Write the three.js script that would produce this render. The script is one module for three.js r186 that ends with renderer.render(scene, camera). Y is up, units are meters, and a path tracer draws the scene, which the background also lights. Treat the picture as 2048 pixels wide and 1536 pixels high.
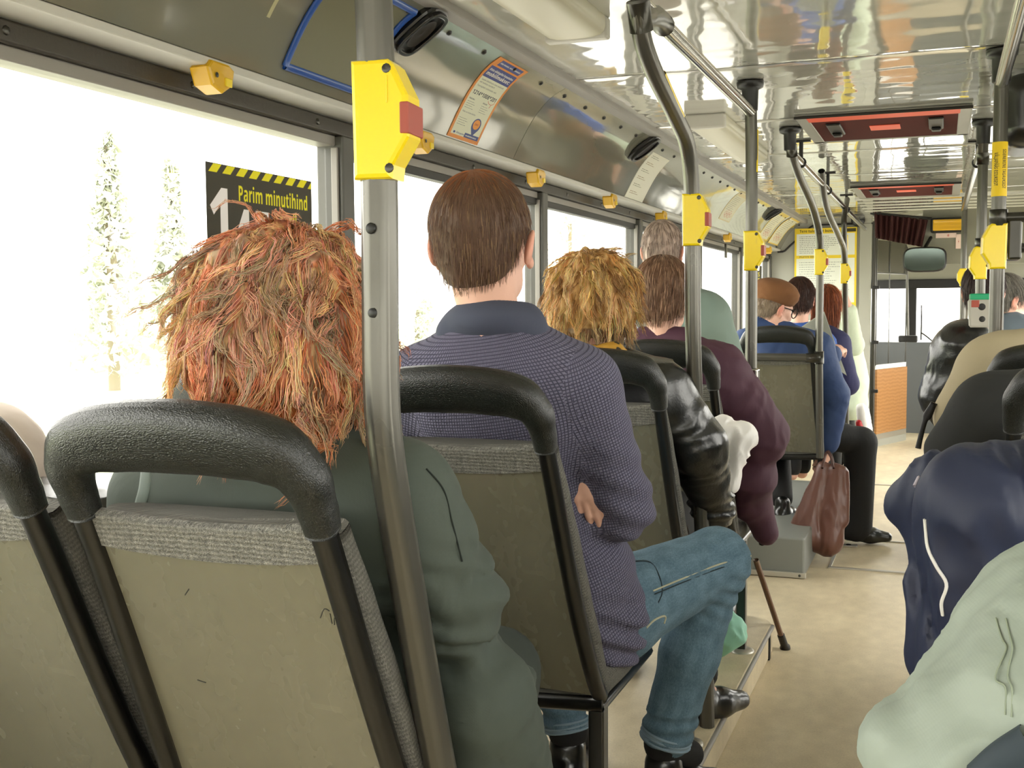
import * as THREE from 'three';
import { RoundedBoxGeometry } from 'three/addons/geometries/RoundedBoxGeometry.js';
import { mergeGeometries } from 'three/addons/utils/BufferGeometryUtils.js';
import { ImprovedNoise } from 'three/addons/math/ImprovedNoise.js';

// ---------- camera, sky, exposure ----------
const scene = new THREE.Scene();
const camera = new THREE.PerspectiveCamera(37.69, 4 / 3, 0.05, 300);
camera.position.set(0, 1.36, 0);
camera.up.set(-0.01784, 0.99764, -0.06627);
camera.lookAt(-0.35623, 1.29173, -0.93190);
scene.background = new THREE.Color(1.0, 0.98, 0.9);       // bright overcast sky
scene.backgroundIntensity = 1.0;
const renderer = new THREE.WebGLRenderer({ antialias: true });
renderer.toneMapping = THREE.LinearToneMapping;
renderer.toneMappingExposure = 6.8;
renderer.shadowMap.enabled = true;

// ---------- helpers ----------
let seed = 12345;
const rnd = () => { seed = (seed * 1664525 + 1013904223) >>> 0; return seed / 4294967296; };
const rr = (a, b) => a + (b - a) * rnd();
const noiser = new ImprovedNoise();
const N3 = (x, y, z) => noiser.noise(x + 31.7, y + 11.3, z + 57.1);
const V = (a) => new THREE.Vector3(a[0], a[1], a[2]);
const clamp = (x, a, b) => Math.min(b, Math.max(a, x));
const lerp = (a, b, t) => a + (b - a) * t;
const used = {};
function numbered(n) { const k = used[n] = (used[n] ?? -1) + 1; return k ? `${n}_${String(k).padStart(3, '0')}` : n; }
function finish(o) { o.traverse((m) => { if (m.isMesh) { m.castShadow = true; m.receiveShadow = true; } }); return o; }
function thing(name, label, category, pos = [0, 0, 0], group) {
  const o = new THREE.Group(); o.name = numbered(name); o.position.set(...pos); scene.add(o);
  o.userData = { label, category }; if (group) o.userData.group = group;
  return o;
}
function struct(name, parent = scene) {
  const o = new THREE.Group(); o.name = parent === scene ? numbered(name) : name; parent.add(o);
  if (parent === scene) o.userData.kind = 'structure';
  return o;
}
const bare = (g) => { g = g.index ? g.toNonIndexed() : g.clone(); for (const k of Object.keys(g.attributes)) if (!['position', 'normal', 'uv'].includes(k)) g.deleteAttribute(k); if (!g.attributes.uv) g.setAttribute('uv', new THREE.BufferAttribute(new Float32Array(g.attributes.position.count * 2), 2)); return g; };
const merge = (gs) => (Array.isArray(gs) ? (gs.length === 1 ? gs[0] : mergeGeometries(gs.map(bare))) : gs);
function mesh(name, geo, mat, parent, extra) {
  const m = new THREE.Mesh(merge(geo), mat); m.name = parent === scene ? numbered(name) : name; parent.add(m);
  m.castShadow = m.receiveShadow = true;
  if (extra) Object.assign(m.userData, extra);
  return m;
}
// geometry makers (world or local metres)
function box(x0, y0, z0, x1, y1, z1, r = 0) {
  const w = Math.abs(x1 - x0), h = Math.abs(y1 - y0), d = Math.abs(z1 - z0);
  const g = r ? new RoundedBoxGeometry(w, h, d, 2, Math.min(r, w / 2.01, h / 2.01, d / 2.01)) : new THREE.BoxGeometry(w, h, d);
  boxUV(g); g.translate((x0 + x1) / 2, (y0 + y1) / 2, (z0 + z1) / 2);
  return g;
}
function boxUV(g) {   // uv in metres by the face's main axis
  const p = g.attributes.position, n = g.attributes.normal, uv = new Float32Array(p.count * 2);
  for (let i = 0; i < p.count; i++) {
    const ax = Math.abs(n.getX(i)), ay = Math.abs(n.getY(i)), az = Math.abs(n.getZ(i));
    const [u, v] = ax > ay && ax > az ? [p.getZ(i), p.getY(i)] : ay > az ? [p.getX(i), p.getZ(i)] : [p.getX(i), p.getY(i)];
    uv[2 * i] = u; uv[2 * i + 1] = v;
  }
  g.setAttribute('uv', new THREE.BufferAttribute(uv, 2));
  return g;
}
const curve = (pts, closed = false, tension = 0.5) => new THREE.CatmullRomCurve3(pts.map(V), closed, 'centripetal', tension);
const polyline = (pts) => { const c = new THREE.CurvePath(); for (let i = 1; i < pts.length; i++) c.add(new THREE.LineCurve3(V(pts[i - 1]), V(pts[i]))); return c; };
function tube(pts, r, seg = 24, sides = 12, straight = false) { return new THREE.TubeGeometry(straight ? polyline(pts) : curve(pts), seg, r, sides, false); }
// sweep with a section of varying half-widths: frames from a fixed side vector
function sweep(pts, halfA, halfB, side, seg = 48, sides = 16, power = 2, caps = true) {
  const c = curve(pts), pos = [], uv = [], idx = [], s = V(side);
  const at = (arr, t) => { if (!Array.isArray(arr)) return arr; const f = t * (arr.length - 1), i = Math.min(arr.length - 2, Math.floor(f)); const k = f - i, e = k * k * (3 - 2 * k); return lerp(arr[i], arr[i + 1], e); };
  const L = c.getLength();
  for (let i = 0; i <= seg; i++) {
    const t = i / seg, p = c.getPoint(t), T = c.getTangent(t).normalize();
    const b = s.clone().addScaledVector(T, -s.dot(T)).normalize(), a = new THREE.Vector3().crossVectors(b, T);
    const ha = at(halfA, t), hb = at(halfB, t);
    for (let j = 0; j <= sides; j++) {
      const th = (j / sides) * Math.PI * 2, cc = Math.cos(th), ss = Math.sin(th);
      const q = 1 / Math.pow(Math.pow(Math.abs(cc), power) + Math.pow(Math.abs(ss), power), 1 / power);
      const w = p.clone().addScaledVector(a, ha * cc * q).addScaledVector(b, hb * ss * q);
      pos.push(w.x, w.y, w.z); uv.push((j / sides) * (ha + hb) * 3.1, t * L);
    }
  }
  const W = sides + 1;
  for (let i = 0; i < seg; i++) for (let j = 0; j < sides; j++) { const a = i * W + j; idx.push(a, a + W, a + 1, a + 1, a + W, a + W + 1); }
  if (caps) for (const i of [0, seg]) {
    const p = c.getPoint(i / seg), k = pos.length / 3; pos.push(p.x, p.y, p.z); uv.push(0, 0);
    for (let j = 0; j < sides; j++) { const a = i * W + j; i ? idx.push(k, a, a + 1) : idx.push(k, a + 1, a); }
  }
  const g = new THREE.BufferGeometry(); g.setAttribute('position', new THREE.Float32BufferAttribute(pos, 3)); g.setAttribute('uv', new THREE.Float32BufferAttribute(uv, 2)); g.setIndex(idx); g.computeVertexNormals();
  return g;
}
// extruded polygon from [a,b] points; axes map (a,b,depth) to xyz by fn
function plate(poly, depth, bevel, map) {
  const s = new THREE.Shape(poly.map((p) => new THREE.Vector2(p[0], p[1])));
  const g = new THREE.ExtrudeGeometry(s, { depth: depth - 2 * bevel, bevelEnabled: bevel > 0, bevelThickness: bevel, bevelSize: bevel, bevelOffset: -bevel, bevelSegments: 2, curveSegments: 8 });
  g.translate(0, 0, bevel);
  if (map) { const p = g.attributes.position; for (let i = 0; i < p.count; i++) { const v = map(p.getX(i), p.getY(i), p.getZ(i)); p.setXYZ(i, v[0], v[1], v[2]); } const idx = g.index; g.computeVertexNormals(); }
  return g;
}
function lathe(prof, seg = 20) { return new THREE.LatheGeometry(prof.map((p) => new THREE.Vector2(p[0], p[1])), seg); }
function along(g, from, dir) { g.applyQuaternion(new THREE.Quaternion().setFromUnitVectors(new THREE.Vector3(0, 1, 0), V(dir).normalize())); g.translate(...from); return g; }
// flat rectangle from four corners (bl, br, tr, tl) with uv 0..1 and a little thickness
function sheet(bl, br, tr, tl, th = 0.002, nu = 1, nv = 1) {
  const a = V(bl), b = V(br), c = V(tr), d = V(tl), n = new THREE.Vector3().crossVectors(b.clone().sub(a), d.clone().sub(a)).normalize();
  const pos = [], uv = [], idx = [];
  const at = (u, v) => a.clone().multiplyScalar((1 - u) * (1 - v)).addScaledVector(b, u * (1 - v)).addScaledVector(c, u * v).addScaledVector(d, (1 - u) * v);
  for (const k of [1, 0]) for (let j = 0; j <= nv; j++) for (let i = 0; i <= nu; i++) { const p = at(i / nu, j / nv).addScaledVector(n, k * th); pos.push(p.x, p.y, p.z); uv.push(i / nu, j / nv); }
  const W = nu + 1, o = W * (nv + 1);
  for (let j = 0; j < nv; j++) for (let i = 0; i < nu; i++) { const q = j * W + i; idx.push(q, q + 1, q + W, q + 1, q + W + 1, q + W, o + q, o + q + W, o + q + 1, o + q + 1, o + q + W, o + q + W + 1); }
  const ring = []; for (let i = 0; i <= nu; i++) ring.push(i); for (let j = 1; j <= nv; j++) ring.push(j * W + nu); for (let i = nu - 1; i >= 0; i--) ring.push(nv * W + i); for (let j = nv - 1; j > 0; j--) ring.push(j * W);
  for (let i = 0; i < ring.length; i++) { const p = ring[i], q = ring[(i + 1) % ring.length]; idx.push(p, o + p, q, q, o + p, o + q); }
  const g = new THREE.BufferGeometry(); g.setAttribute('position', new THREE.Float32BufferAttribute(pos, 3)); g.setAttribute('uv', new THREE.Float32BufferAttribute(uv, 2)); g.setIndex(idx);
  const ng = g.toNonIndexed(); ng.computeVertexNormals(); return ng;
}
// ---------- textures ----------
function dataTex(n, fn, srgb, rep) {
  const d = new Uint8Array(n * n * 4);
  for (let y = 0; y < n; y++) for (let x = 0; x < n; x++) { const c = fn(x / n, y / n), i = (y * n + x) * 4; d[i] = clamp(c[0], 0, 1) * 255; d[i + 1] = clamp(c[1], 0, 1) * 255; d[i + 2] = clamp(c[2], 0, 1) * 255; d[i + 3] = 255; }
  const t = new THREE.DataTexture(d, n, n); t.wrapS = t.wrapT = THREE.RepeatWrapping; t.magFilter = THREE.LinearFilter; t.minFilter = THREE.LinearMipmapLinearFilter; t.generateMipmaps = true;
  if (srgb) t.colorSpace = THREE.SRGBColorSpace;
  if (rep) t.repeat.set(rep[0], rep[1]);
  t.needsUpdate = true; return t;
}
// noise that repeats over the unit square
const PN = (u, v, f, s = 0) => { const a = Math.PI * 2; const R = f / a; return N3(Math.cos(u * a) * R + s, Math.sin(u * a) * R, Math.cos(v * a) * R * 0.9 + s * 2) * 0.6 + N3(Math.sin(v * a) * R + 7 + s, Math.cos(u * a) * R + 3, Math.sin(u * a) * R) * 0.6; };
const hash = (x, y) => { const s = Math.sin(x * 127.1 + y * 311.7) * 43758.5453; return s - Math.floor(s); };
function canvasTex(w, h, draw) { const c = document.createElement('canvas'); c.width = w; c.height = h; const x = c.getContext('2d'); draw(x, w, h); const t = new THREE.CanvasTexture(c); t.colorSpace = THREE.SRGBColorSpace; t.magFilter = THREE.LinearFilter; return t; }
const gray = (v) => [v, v, v];
const std = (color, roughness, o = {}) => new THREE.MeshStandardMaterial({ color, roughness, ...o });
const phys = (color, roughness, o = {}) => new THREE.MeshPhysicalMaterial({ color, roughness, ...o });

// ---------- materials of the bus ----------
const T = {};
T.wave = dataTex(256, (u, v) => gray(0.5 + 0.5 * (0.7 * PN(u, v, 5, 3) + 0.3 * PN(u, v, 11, 9))), false, [1 / 1.1, 1 / 1.1]);
T.fine = dataTex(256, (u, v) => gray(0.5 + 0.3 * PN(u, v, 40, 1) + 0.25 * (hash(u * 91, v * 53) - 0.5)), false, [3, 3]);
T.pebble = dataTex(256, (u, v) => gray(0.5 + 0.6 * PN(u, v, 60, 5)), false, [14, 14]);
T.floorTex = dataTex(512, (u, v) => { const a = PN(u, v, 6, 2), b = PN(u, v, 30, 4), s = hash(u * 617, v * 419), d = s > 0.9975 ? -0.16 : 0; const k = 0.0 + 0.07 * a + 0.05 * b + 0.05 * (s - 0.5) + d; return [0.79 + k, 0.735 + k, 0.615 + k * 0.9]; }, true, [0.7, 0.7]);
T.scuff = dataTex(512, (u, v) => { const a = PN(u, v, 5, 8), b = PN(u, v, 18, 3), st = PN(u * 1, v, 60, 6) * 0.5; const sc = hash(Math.floor(v * 512) * 0.37, 3) > 0.985 && PN(u, v, 7, 12) > 0.15 ? 0.05 : 0; const k = 0.012 * a + 0.004 * b + 0.01 * st + sc; return [0.44 + k, 0.425 + k, 0.352 + k * 0.8]; }, true, [1.3, 1.3]);
T.scuffR = dataTex(256, (u, v) => gray(0.42 + 0.1 * PN(u, v, 9, 6) + 0.06 * PN(u, v, 34, 2)), false, [2, 2]);
T.fleece = dataTex(256, (u, v) => { const r = 0.5 + 0.5 * Math.sin(v * Math.PI * 2 * 16 + 2 * PN(u, v, 14, 1)); const s = hash(Math.floor(u * 256) * 1.3, Math.floor(v * 256) * 2.1); const k = 0.43 + 0.07 * r + 0.3 * (s - 0.5) + 0.12 * PN(u, v, 30, 7); return [k, k * 0.985, k * 0.92]; }, true, [9, 9]);
T.fleeceB = dataTex(256, (u, v) => gray(0.5 + 0.25 * Math.sin(v * Math.PI * 2 * 16 + 2 * PN(u, v, 14, 1)) + 0.5 * (hash(Math.floor(u * 128) * 1.7, Math.floor(v * 128) * 2.3) - 0.5)), false, [9, 9]);
T.poleR = dataTex(256, (u, v) => gray(0.5 + 0.15 * PN(u, v, 20, 6)), false, [1, 1]);
T.wood = dataTex(256, (u, v) => { const g = Math.sin(v * Math.PI * 2 * 9 + 3 * PN(u, v, 4, 2)) * 0.5 + PN(u, v, 30, 5) * 0.5; return [0.68 + 0.06 * g, 0.49 + 0.06 * g, 0.30 + 0.05 * g]; }, true, [2, 2]);

const M = {
  ceiling: phys(0xc6c5ba, 0.08, { clearcoat: 1, clearcoatRoughness: 0.02, ior: 1.9 }),
  cove: phys(0x7b7a6b, 0.1, { bumpMap: T.wave, bumpScale: 0.003, clearcoat: 0.8, clearcoatRoughness: 0.04, ior: 1.7 }),
  wallgrey: std(0xa2a298, 0.45),
  white: std(0xc8c6bc, 0.4),
  rubber: std(0x1b1712, 0.5),
  header: std(0x3a352c, 0.42, { bumpMap: T.fine, bumpScale: 0.0006 }),
  frameGrey: std(0x8d8982, 0.45),
  pillar: std(0x4b4a43, 0.4),
  floor: std(0xffffff, 0.38, { map: T.floorTex, bumpMap: T.fine, bumpScale: 0.0004 }),
  alu: std(0xb9b5aa, 0.35, { metalness: 0.6 }),
  pole: phys(0x5f5d56, 0.66, { metalness: 0.62, roughnessMap: T.poleR, clearcoat: 0.15, clearcoatRoughness: 0.3 }),
  poleDark: phys(0x39372f, 0.3, { metalness: 0.55, clearcoat: 0.4, clearcoatRoughness: 0.2 }),
  chrome: std(0xb5b2ac, 0.16, { metalness: 1 }),
  black: std(0x121110, 0.4),
  blackSoft: phys(0x121512, 0.34, { bumpMap: T.pebble, bumpScale: 0.0011, clearcoat: 0.25, clearcoatRoughness: 0.35 }),
  blackPaint: phys(0x0a0a09, 0.3, { clearcoat: 0.5, clearcoatRoughness: 0.2 }),
  yellow: phys(0xf3d500, 0.3, { clearcoat: 0.5, clearcoatRoughness: 0.15 }),
  yellowDull: phys(0xd9a90f, 0.35, { clearcoat: 0.3 }),
  red: std(0xa04a3c, 0.45),
  panel: phys(0xffffff, 0.62, { map: T.scuff, roughnessMap: T.scuffR, clearcoat: 0.8, clearcoatRoughness: 0.22 }),
  fleece: std(0xffffff, 0.95, { map: T.fleece, bumpMap: T.fleeceB, bumpScale: 0.003 }),
  glass: phys(0xffffff, 0.0, { transmission: 1, thickness: 0, ior: 1.35 }),
  blue: phys(0x1d4f9e, 0.35, { clearcoat: 0.4 }),
  maroon: phys(0x4a140c, 0.8, { specularIntensity: 0.3 }),
  orange: std(0xe0420a, 0.4),
  labelRed: std(0xf06a52, 0.5),
  curtain: std(0x3b1414, 0.85),
  greyPanel: std(0x5b5f60, 0.5),
  wood: phys(0xffffff, 0.35, { map: T.wood, clearcoat: 0.3 }),
};

// the cove between window header and ceiling: a curved section, h metres up along it, d metres into the cabin
const coveCurve = new THREE.SplineCurve([[-1.435, 1.885], [-1.392, 1.965], [-1.348, 2.032], [-1.29, 2.09], [-1.212, 2.13]].map((p) => new THREE.Vector2(...p))), coveLen = coveCurve.getLength();
function onCove(z, h, d, s = -1) { const u = clamp(h / coveLen, 0, 1), p = coveCurve.getPointAt(u), t = coveCurve.getTangentAt(u); const x = p.x + t.y * d, y = p.y - t.x * d; return [s < 0 ? x : -0.51 - x, y, z]; }
function coveSheet(z0, z1, h0, h1, d, th = 0.002, skew = 0, s = -1, nv = 8) {
  const g = s < 0 ? sheet([z0, h0, d], [z1, h0, d], [z1 + skew, h1, d], [z0 + skew, h1, d], th, 1, nv) : sheet([z1, h0, d], [z0, h0, d], [z0 + skew, h1, d], [z1 + skew, h1, d], th, 1, nv), p = g.attributes.position, uv = g.attributes.uv, L = nv > 8 ? Math.abs(z1 - z0) : 1, W = nv > 8 ? h1 - h0 : 1;
  for (let i = 0; i < p.count; i++) { const q = onCove(p.getX(i), p.getY(i), p.getZ(i), s); p.setXYZ(i, ...q); uv.setXY(i, uv.getX(i) * L, uv.getY(i) * W); }
  g.deleteAttribute('normal'); const u = uv.clone(); g.computeVertexNormals(); return smoothSheet(g);
}
// average the normals of faces that meet at a shallow angle
function smoothSheet(g) { const p = g.attributes.position, n = g.attributes.normal, map = new Map(); for (let i = 0; i < p.count; i++) { const k = p.getX(i).toFixed(4) + p.getY(i).toFixed(4) + p.getZ(i).toFixed(4); (map.get(k) ?? map.set(k, []).get(k)).push(i); } const out = new Float32Array(n.count * 3); for (const a of map.values()) for (const i of a) { let x = 0, y = 0, z = 0; for (const j of a) if (n.getX(i) * n.getX(j) + n.getY(i) * n.getY(j) + n.getZ(i) * n.getZ(j) > 0.8) { x += n.getX(j); y += n.getY(j); z += n.getZ(j); } const l = Math.hypot(x, y, z); out.set([x / l, y / l, z / l], 3 * i); } g.setAttribute('normal', new THREE.BufferAttribute(out, 3)); return g; }
// ---------- the setting ----------
const FZ = -12.62, BZ = 4.4, WL = -1.52, WR = 1.01, CY = 2.14, CXL = -1.22, CXR = 0.71;
{ const f = struct('floor');
  // vinyl floor in sheets with thin joints
  const zs = [BZ, -0.4, -5.93, -6.74, -8.85, FZ - 0.3];
  for (let i = 0; i < zs.length - 1; i++) mesh('floor_sheet', box(WL - 0.1, -0.1, zs[i] - 0.002, WR + 0.1, 0, zs[i + 1] + 0.002, 0.001), M.floor, f);
  mesh('subfloor', box(WL - 0.1, -0.16, BZ, WR + 0.1, -0.1, FZ - 0.3), M.black, f);
}
{ // raised platform under the left seats, rounded front corner, aluminium nosing
  const p = struct('trim_1');
  const poly = []; const x0 = WL - 0.02, x1 = -0.6, zf = -4.5, r = 0.1;
  poly.push([x0, 4.3], [x1, 4.3], [x1, zf + r]);
  for (let a = 1; a <= 8; a++) { const t = a / 8 * Math.PI / 2; poly.push([x1 - r + r * Math.cos(t), zf + r - r * Math.sin(t)]); }
  poly.push([x0, zf]);
  mesh('platform', plate(poly.map(([x, z]) => [x, -z]), 0.115, 0.008, (a, b, d) => [a, d, -b]), M.floor, p);
  { const g = p.children[0].geometry; boxUV(g); }
  mesh('nosing', tube([[x1 + 0.001, 0.106, 4.3], [x1 + 0.001, 0.106, -1], [x1 + 0.001, 0.106, zf + r]], 0.009, 12, 8), M.frameGrey, p);
  mesh('end_post', box(-0.626, 0.0, -4.33, -0.594, 0.1, -4.30, 0.004), M.black, p);
}
{ // boxes over the front wheel that carry the front left seats
  const p = struct('trim_2');
  mesh('wheel_box', box(WL - 0.02, 0, -5.68, -0.62, 0.2, -7.6, 0.012), std(0x74766f, 0.5), p);
  mesh('kick_strip', box(-1.35, 0.004, -5.658, -0.61, 0.03, -5.678, 0.003), M.alu, p);
  for (const x of [-1.3, -0.95, -0.64]) mesh('screw', along(lathe([[0, 0.005], [0.006, 0.004], [0.007, 0]], 8), [x, 0.017, -5.658], [0, 0, 1]), M.poleDark, p);
}
{ const p = struct('trim_3');   // floor hatch with aluminium edging and latch
  const a = [-0.514,0,-5.944], b = [-0.506,0,-6.73];
  mesh('edge_strip', box(-0.53, 0, -5.94, 0.4, 0.008, -5.965, 0.003), M.alu, p);
  mesh('edge_strip', box(-0.53, 0, -6.72, 0.4, 0.006, -6.74, 0.002), M.alu, p);
  mesh('edge_strip', box(-0.53, 0, -5.95, -0.515, 0.006, -6.73, 0.002), M.alu, p);
  const l = [-0.472,0,-6.539];
  mesh('latch', box(l[0] - 0.07, 0, l[2] + 0.03, l[0] + 0.05, 0.008, l[2] - 0.02, 0.006), M.alu, p);
  mesh('latch_hole', along(lathe([[0, 0.011], [0.012, 0.011], [0.016, 0.008]], 12), l, [0, 1, 0]), M.black, p);
  mesh('edge_strip', box(-0.6, 0, -8.84, 0.5, 0.006, -8.87, 0.002), M.alu, p);
}
function sideWall(side) {            // side = -1 left, 1 right
  const W = side < 0 ? WL : WR, s = side, o = struct(side < 0 ? 'wall_left' : 'wall_right');
  const X = (d) => W + s * d;       // d metres outwards
  const b = (d0, y0, z0, d1, y1, z1, r) => box(X(d0), y0, z0, X(d1), y1, z1, r);
  for (const [z0, z1] of s < 0 ? [[BZ, FZ]] : [[BZ, -4.0], [-5.55, -7.48], [-10.8, FZ]]) { mesh('lower_wall', b(0, 0, z0, 0.09, 0.84, z1), M.wallgrey, o); mesh('sill', b(-0.03, 0.84, z0, 0.09, 0.862, z1, 0.005), M.frameGrey, o); }
  mesh('header', b(0.0, 1.822, BZ, 0.07, 1.864, FZ, 0.006), M.header, o);
  mesh('header_lip', b(0.012, 1.795, BZ, 0.07, 1.822, FZ, 0.004), M.frameGrey, o);
  mesh('outer_skin', b(0.05, 1.86, BZ, 0.11, 2.3, FZ), M.wallgrey, o);
  mesh('ledge', b(-0.085, 1.866, BZ, 0.05, 1.885, FZ, 0.004), M.white, o);
  for (let k = 0; k < 22; k++) mesh('screw', along(lathe([[0, 0.004], [0.007, 0.003], [0.009, 0]], 8), [X(-0.0005), 1.843, -0.5 - k * 0.52], [-s, 0, 0]), M.poleDark, o);
  return o;
}
const wallL = sideWall(-1), wallR = sideWall(1);
// pillars and panes
const pz = [3.75, 2.12, 0.5, -1.12, -2.72, -4.34, -5.9, -7.5, -9.15, -10.8, -12.5];
for (let i = 0; i < pz.length; i++) {
  for (const s of [-1, 1]) {
    const W = s < 0 ? WL : WR, o = s < 0 ? wallL : wallR, X = (d) => W + s * d;
    if (s > 0 && (i >= 9 || i === 8)) continue;
    mesh('pillar', box(X(-0.012), 0.86, pz[i] + 0.032, X(0.07), 1.822, pz[i] - 0.032, 0.006), M.pillar, o);
    mesh('pillar_edge', [box(X(0.0), 0.86, pz[i] + 0.042, X(0.02), 1.79, pz[i] + 0.033, 0.003), box(X(0.0), 0.86, pz[i] - 0.042, X(0.02), 1.79, pz[i] - 0.033, 0.003)], M.frameGrey, o);
  }
}
let wn = 1;
for (const s of [-1, 1]) for (let i = 0; i < pz.length - 1; i++) {
  if (s > 0 && (i >= 8 || i === 5 || i === 6)) continue;
  const W = s < 0 ? WL : WR, X = (d) => W + s * d, o = struct('window_' + wn++);
  mesh('pane', box(X(0.04), 0.862, pz[i] - 0.033, X(0.044), 1.8, pz[i + 1] + 0.033), M.glass, o);
  if (i > 3 && i < 9) mesh('vent_rail', box(X(0.012), 1.77, pz[i] - 0.034, X(0.05), 1.797, pz[i + 1] + 0.034, 0.004), M.rubber, o);
}
// a glossy sheet that buckles by a fraction of a millimetre, edges turned up
function wavyPanel(x0, x1, z0, z1, k) { const nx = 72, nz = Math.max(8, Math.round(Math.abs(z1 - z0) * 40)), pos = [], uv = [], idx = [];
  for (let j = 0; j <= nz; j++) for (let i = 0; i <= nx; i++) { const x = lerp(x0, x1, i / nx), z = lerp(z0, z1, j / nz), e = i === 0 || j === 0 || i === nx || j === nz; pos.push(x, CY + (e ? 0.0025 : 0.0014 * N3(x * 9, k * 3.1, z * 3.2) + 0.0008 * N3(x * 3, k * 1.7, z * 15) + 0.0003 * N3(x * 24, k, z * 20)), z); uv.push(x, z); }
  const W = nx + 1; for (let j = 0; j < nz; j++) for (let i = 0; i < nx; i++) { const a = j * W + i; idx.push(a, a + 1, a + W, a + 1, a + W + 1, a + W); }
  const g = new THREE.BufferGeometry(); g.setAttribute('position', new THREE.Float32BufferAttribute(pos, 3)); g.setAttribute('uv', new THREE.Float32BufferAttribute(uv, 2)); g.setIndex(idx); g.computeVertexNormals(); return g; }
// ceiling: panels with open joints, and sloping cove panels along both sides
{ const c = struct('ceiling');
  const zs = [BZ]; for (let z = 2.94; z > -10.9; z -= 1.12) zs.push(z); zs.push(-10.95);
  for (let i = 0; i < zs.length - 1; i++) mesh('ceiling_panel', wavyPanel(CXL, CXR, zs[i] - 0.003, zs[i + 1] + 0.003, i), M.ceiling, c);
  mesh('roof', box(WL - 0.11, CY + 0.05, BZ + 0.1, WR + 0.11, CY + 0.2, FZ - 0.2), M.wallgrey, c);
  for (const s of [-1, 1]) {
    const c = struct(s < 0 ? 'trim_4' : 'trim_5');
    const xe = s < 0 ? CXL : CXR;
    const zc = [BZ, -0.55, -3.78, -7.02, -10.26, FZ];
    for (let i = 0; i < zc.length - 1; i++) mesh('cove_panel', coveSheet(zc[i] - 0.002, zc[i + 1] + 0.002, 0, coveLen, s < 0 ? 0 : -0.01, 0.01, 0, s, 14), M.cove, c);
    mesh('cove_rail', box(xe - s * 0.03, CY - 0.022, BZ, xe + s * 0.02, CY + 0.012, FZ + 1.6, 0.004), M.frameGrey, c);
    for (let k = 0; k < 46; k++) mesh('bolt', along(lathe([[0, 0.006], [0.006, 0.005], [0.009, 0]], 8), [xe + s * 0.045, CY - 0.036, 0.4 - k * 0.25], [-s * 0.55, -0.83, 0]), M.black, c);
  }
}
{ const w = struct('wall_rear'); mesh('rear_panel', box(WL - 0.1, 0, BZ, WR + 0.1, 0.9, BZ + 0.1), M.wallgrey, w); mesh('rear_header', box(WL - 0.1, 1.85, BZ, WR + 0.1, 2.3, BZ + 0.1), M.wallgrey, w);
  mesh('rear_pane', box(WL - 0.1, 0.9, BZ + 0.04, WR + 0.1, 1.85, BZ + 0.05), M.glass, w); }
// ---------- front of the bus ----------
{ const w = struct('wall_front');
  const z = -10.86;
  mesh('bulkhead', box(WL, 0, z, -0.7, CY + 0.05, z - 0.03), M.wallgrey, w);
  mesh('bulkhead_jamb', box(-0.72, 0, z + 0.02, -0.615, CY + 0.05, z - 0.05, 0.008), M.wallgrey, w);
  mesh('jamb_post', box(-0.61, 0.1, z + 0.01, -0.575, CY - 0.02, z - 0.05, 0.008), M.poleDark, w);
  mesh('seam_trim', tube([[-1.46, 1.86, z + 0.012], [-1.40, 1.86, z + 0.012], [-1.36, 1.9, z + 0.012], [-1.16, 2.085, z + 0.012], [-1.13, 2.1, z + 0.012], [-0.6, 2.1, z + 0.012]], 0.009, 40, 6, true), M.black, w);
  for (const y of [0.55, 1.0, 1.5]) mesh('door_hinge', box(-0.6, y, z + 0.02, -0.54, y + 0.03, z + 0.05, 0.004), M.black, w);
  // header above the windscreen and front dash
  mesh('front_header', box(-0.75, 1.62, FZ + 0.02, WR + 0.05, 2.3, FZ - 0.05), std(0x8c8a7b, 0.5), w);
  mesh('sign_panel', box(-0.17, 1.69, -10.15, WR, CY + 0.05, -10.19, 0.006), std(0x7f7d6f, 0.5), w);
  mesh('windscreen_band', box(-0.85, 1.525, FZ + 0.06, WR, 1.62, FZ - 0.04, 0.008), M.black, w);
  mesh('front_dash', box(WL, 0, FZ + 0.04, WR + 0.05, 0.96, FZ - 0.05), M.greyPanel, w);
  mesh('windscreen_post', box(-0.34, 0.96, FZ + 0.03, -0.255, 1.6, FZ - 0.03, 0.01), M.black, w);
  mesh('windscreen_post', box(0.2, 0.96, FZ + 0.03, 0.25, 1.6, FZ - 0.03, 0.01), std(0x6b675c, 0.5), w);
  // ribbed dome of the ceiling above the door
  for (let k = 0; k < 5; k++) mesh('dome_rib', box(-0.62, CY - 0.014, -8.75 - k * 0.27, 0.69, CY + 0.01, -8.88 - k * 0.27, 0.006), M.ceiling, w);
  mesh('front_ceiling', box(WL, CY, -10.95, WR + 0.05, CY + 0.03, FZ - 0.05), M.ceiling, w);
}
{ const g = struct('window_' + wn++); mesh('pane', box(WL, 0.96, FZ - 0.005, WR, 1.6, FZ + 0.0), M.glass, g); }
for (const [n, z0, z1] of [[1, -7.5, -10.8], [2, -4.0, -5.55]]) { // glazed doors on the right
  const d = struct('door_' + n), x = WR + 0.01, zm = (z0 + z1) / 2;
  mesh('door_frame', [z0 - 0.03, zm, z1 + 0.03].map((z) => box(x, 0.03, z + 0.03, x + 0.05, 1.82, z - 0.03)).concat([box(x, 0.02, z0, x + 0.05, 0.1, z1)]), M.rubber, d);
  mesh('door_glass', box(x + 0.02, 0.1, z0, x + 0.026, 1.82, z1), M.glass, d);
}
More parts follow.
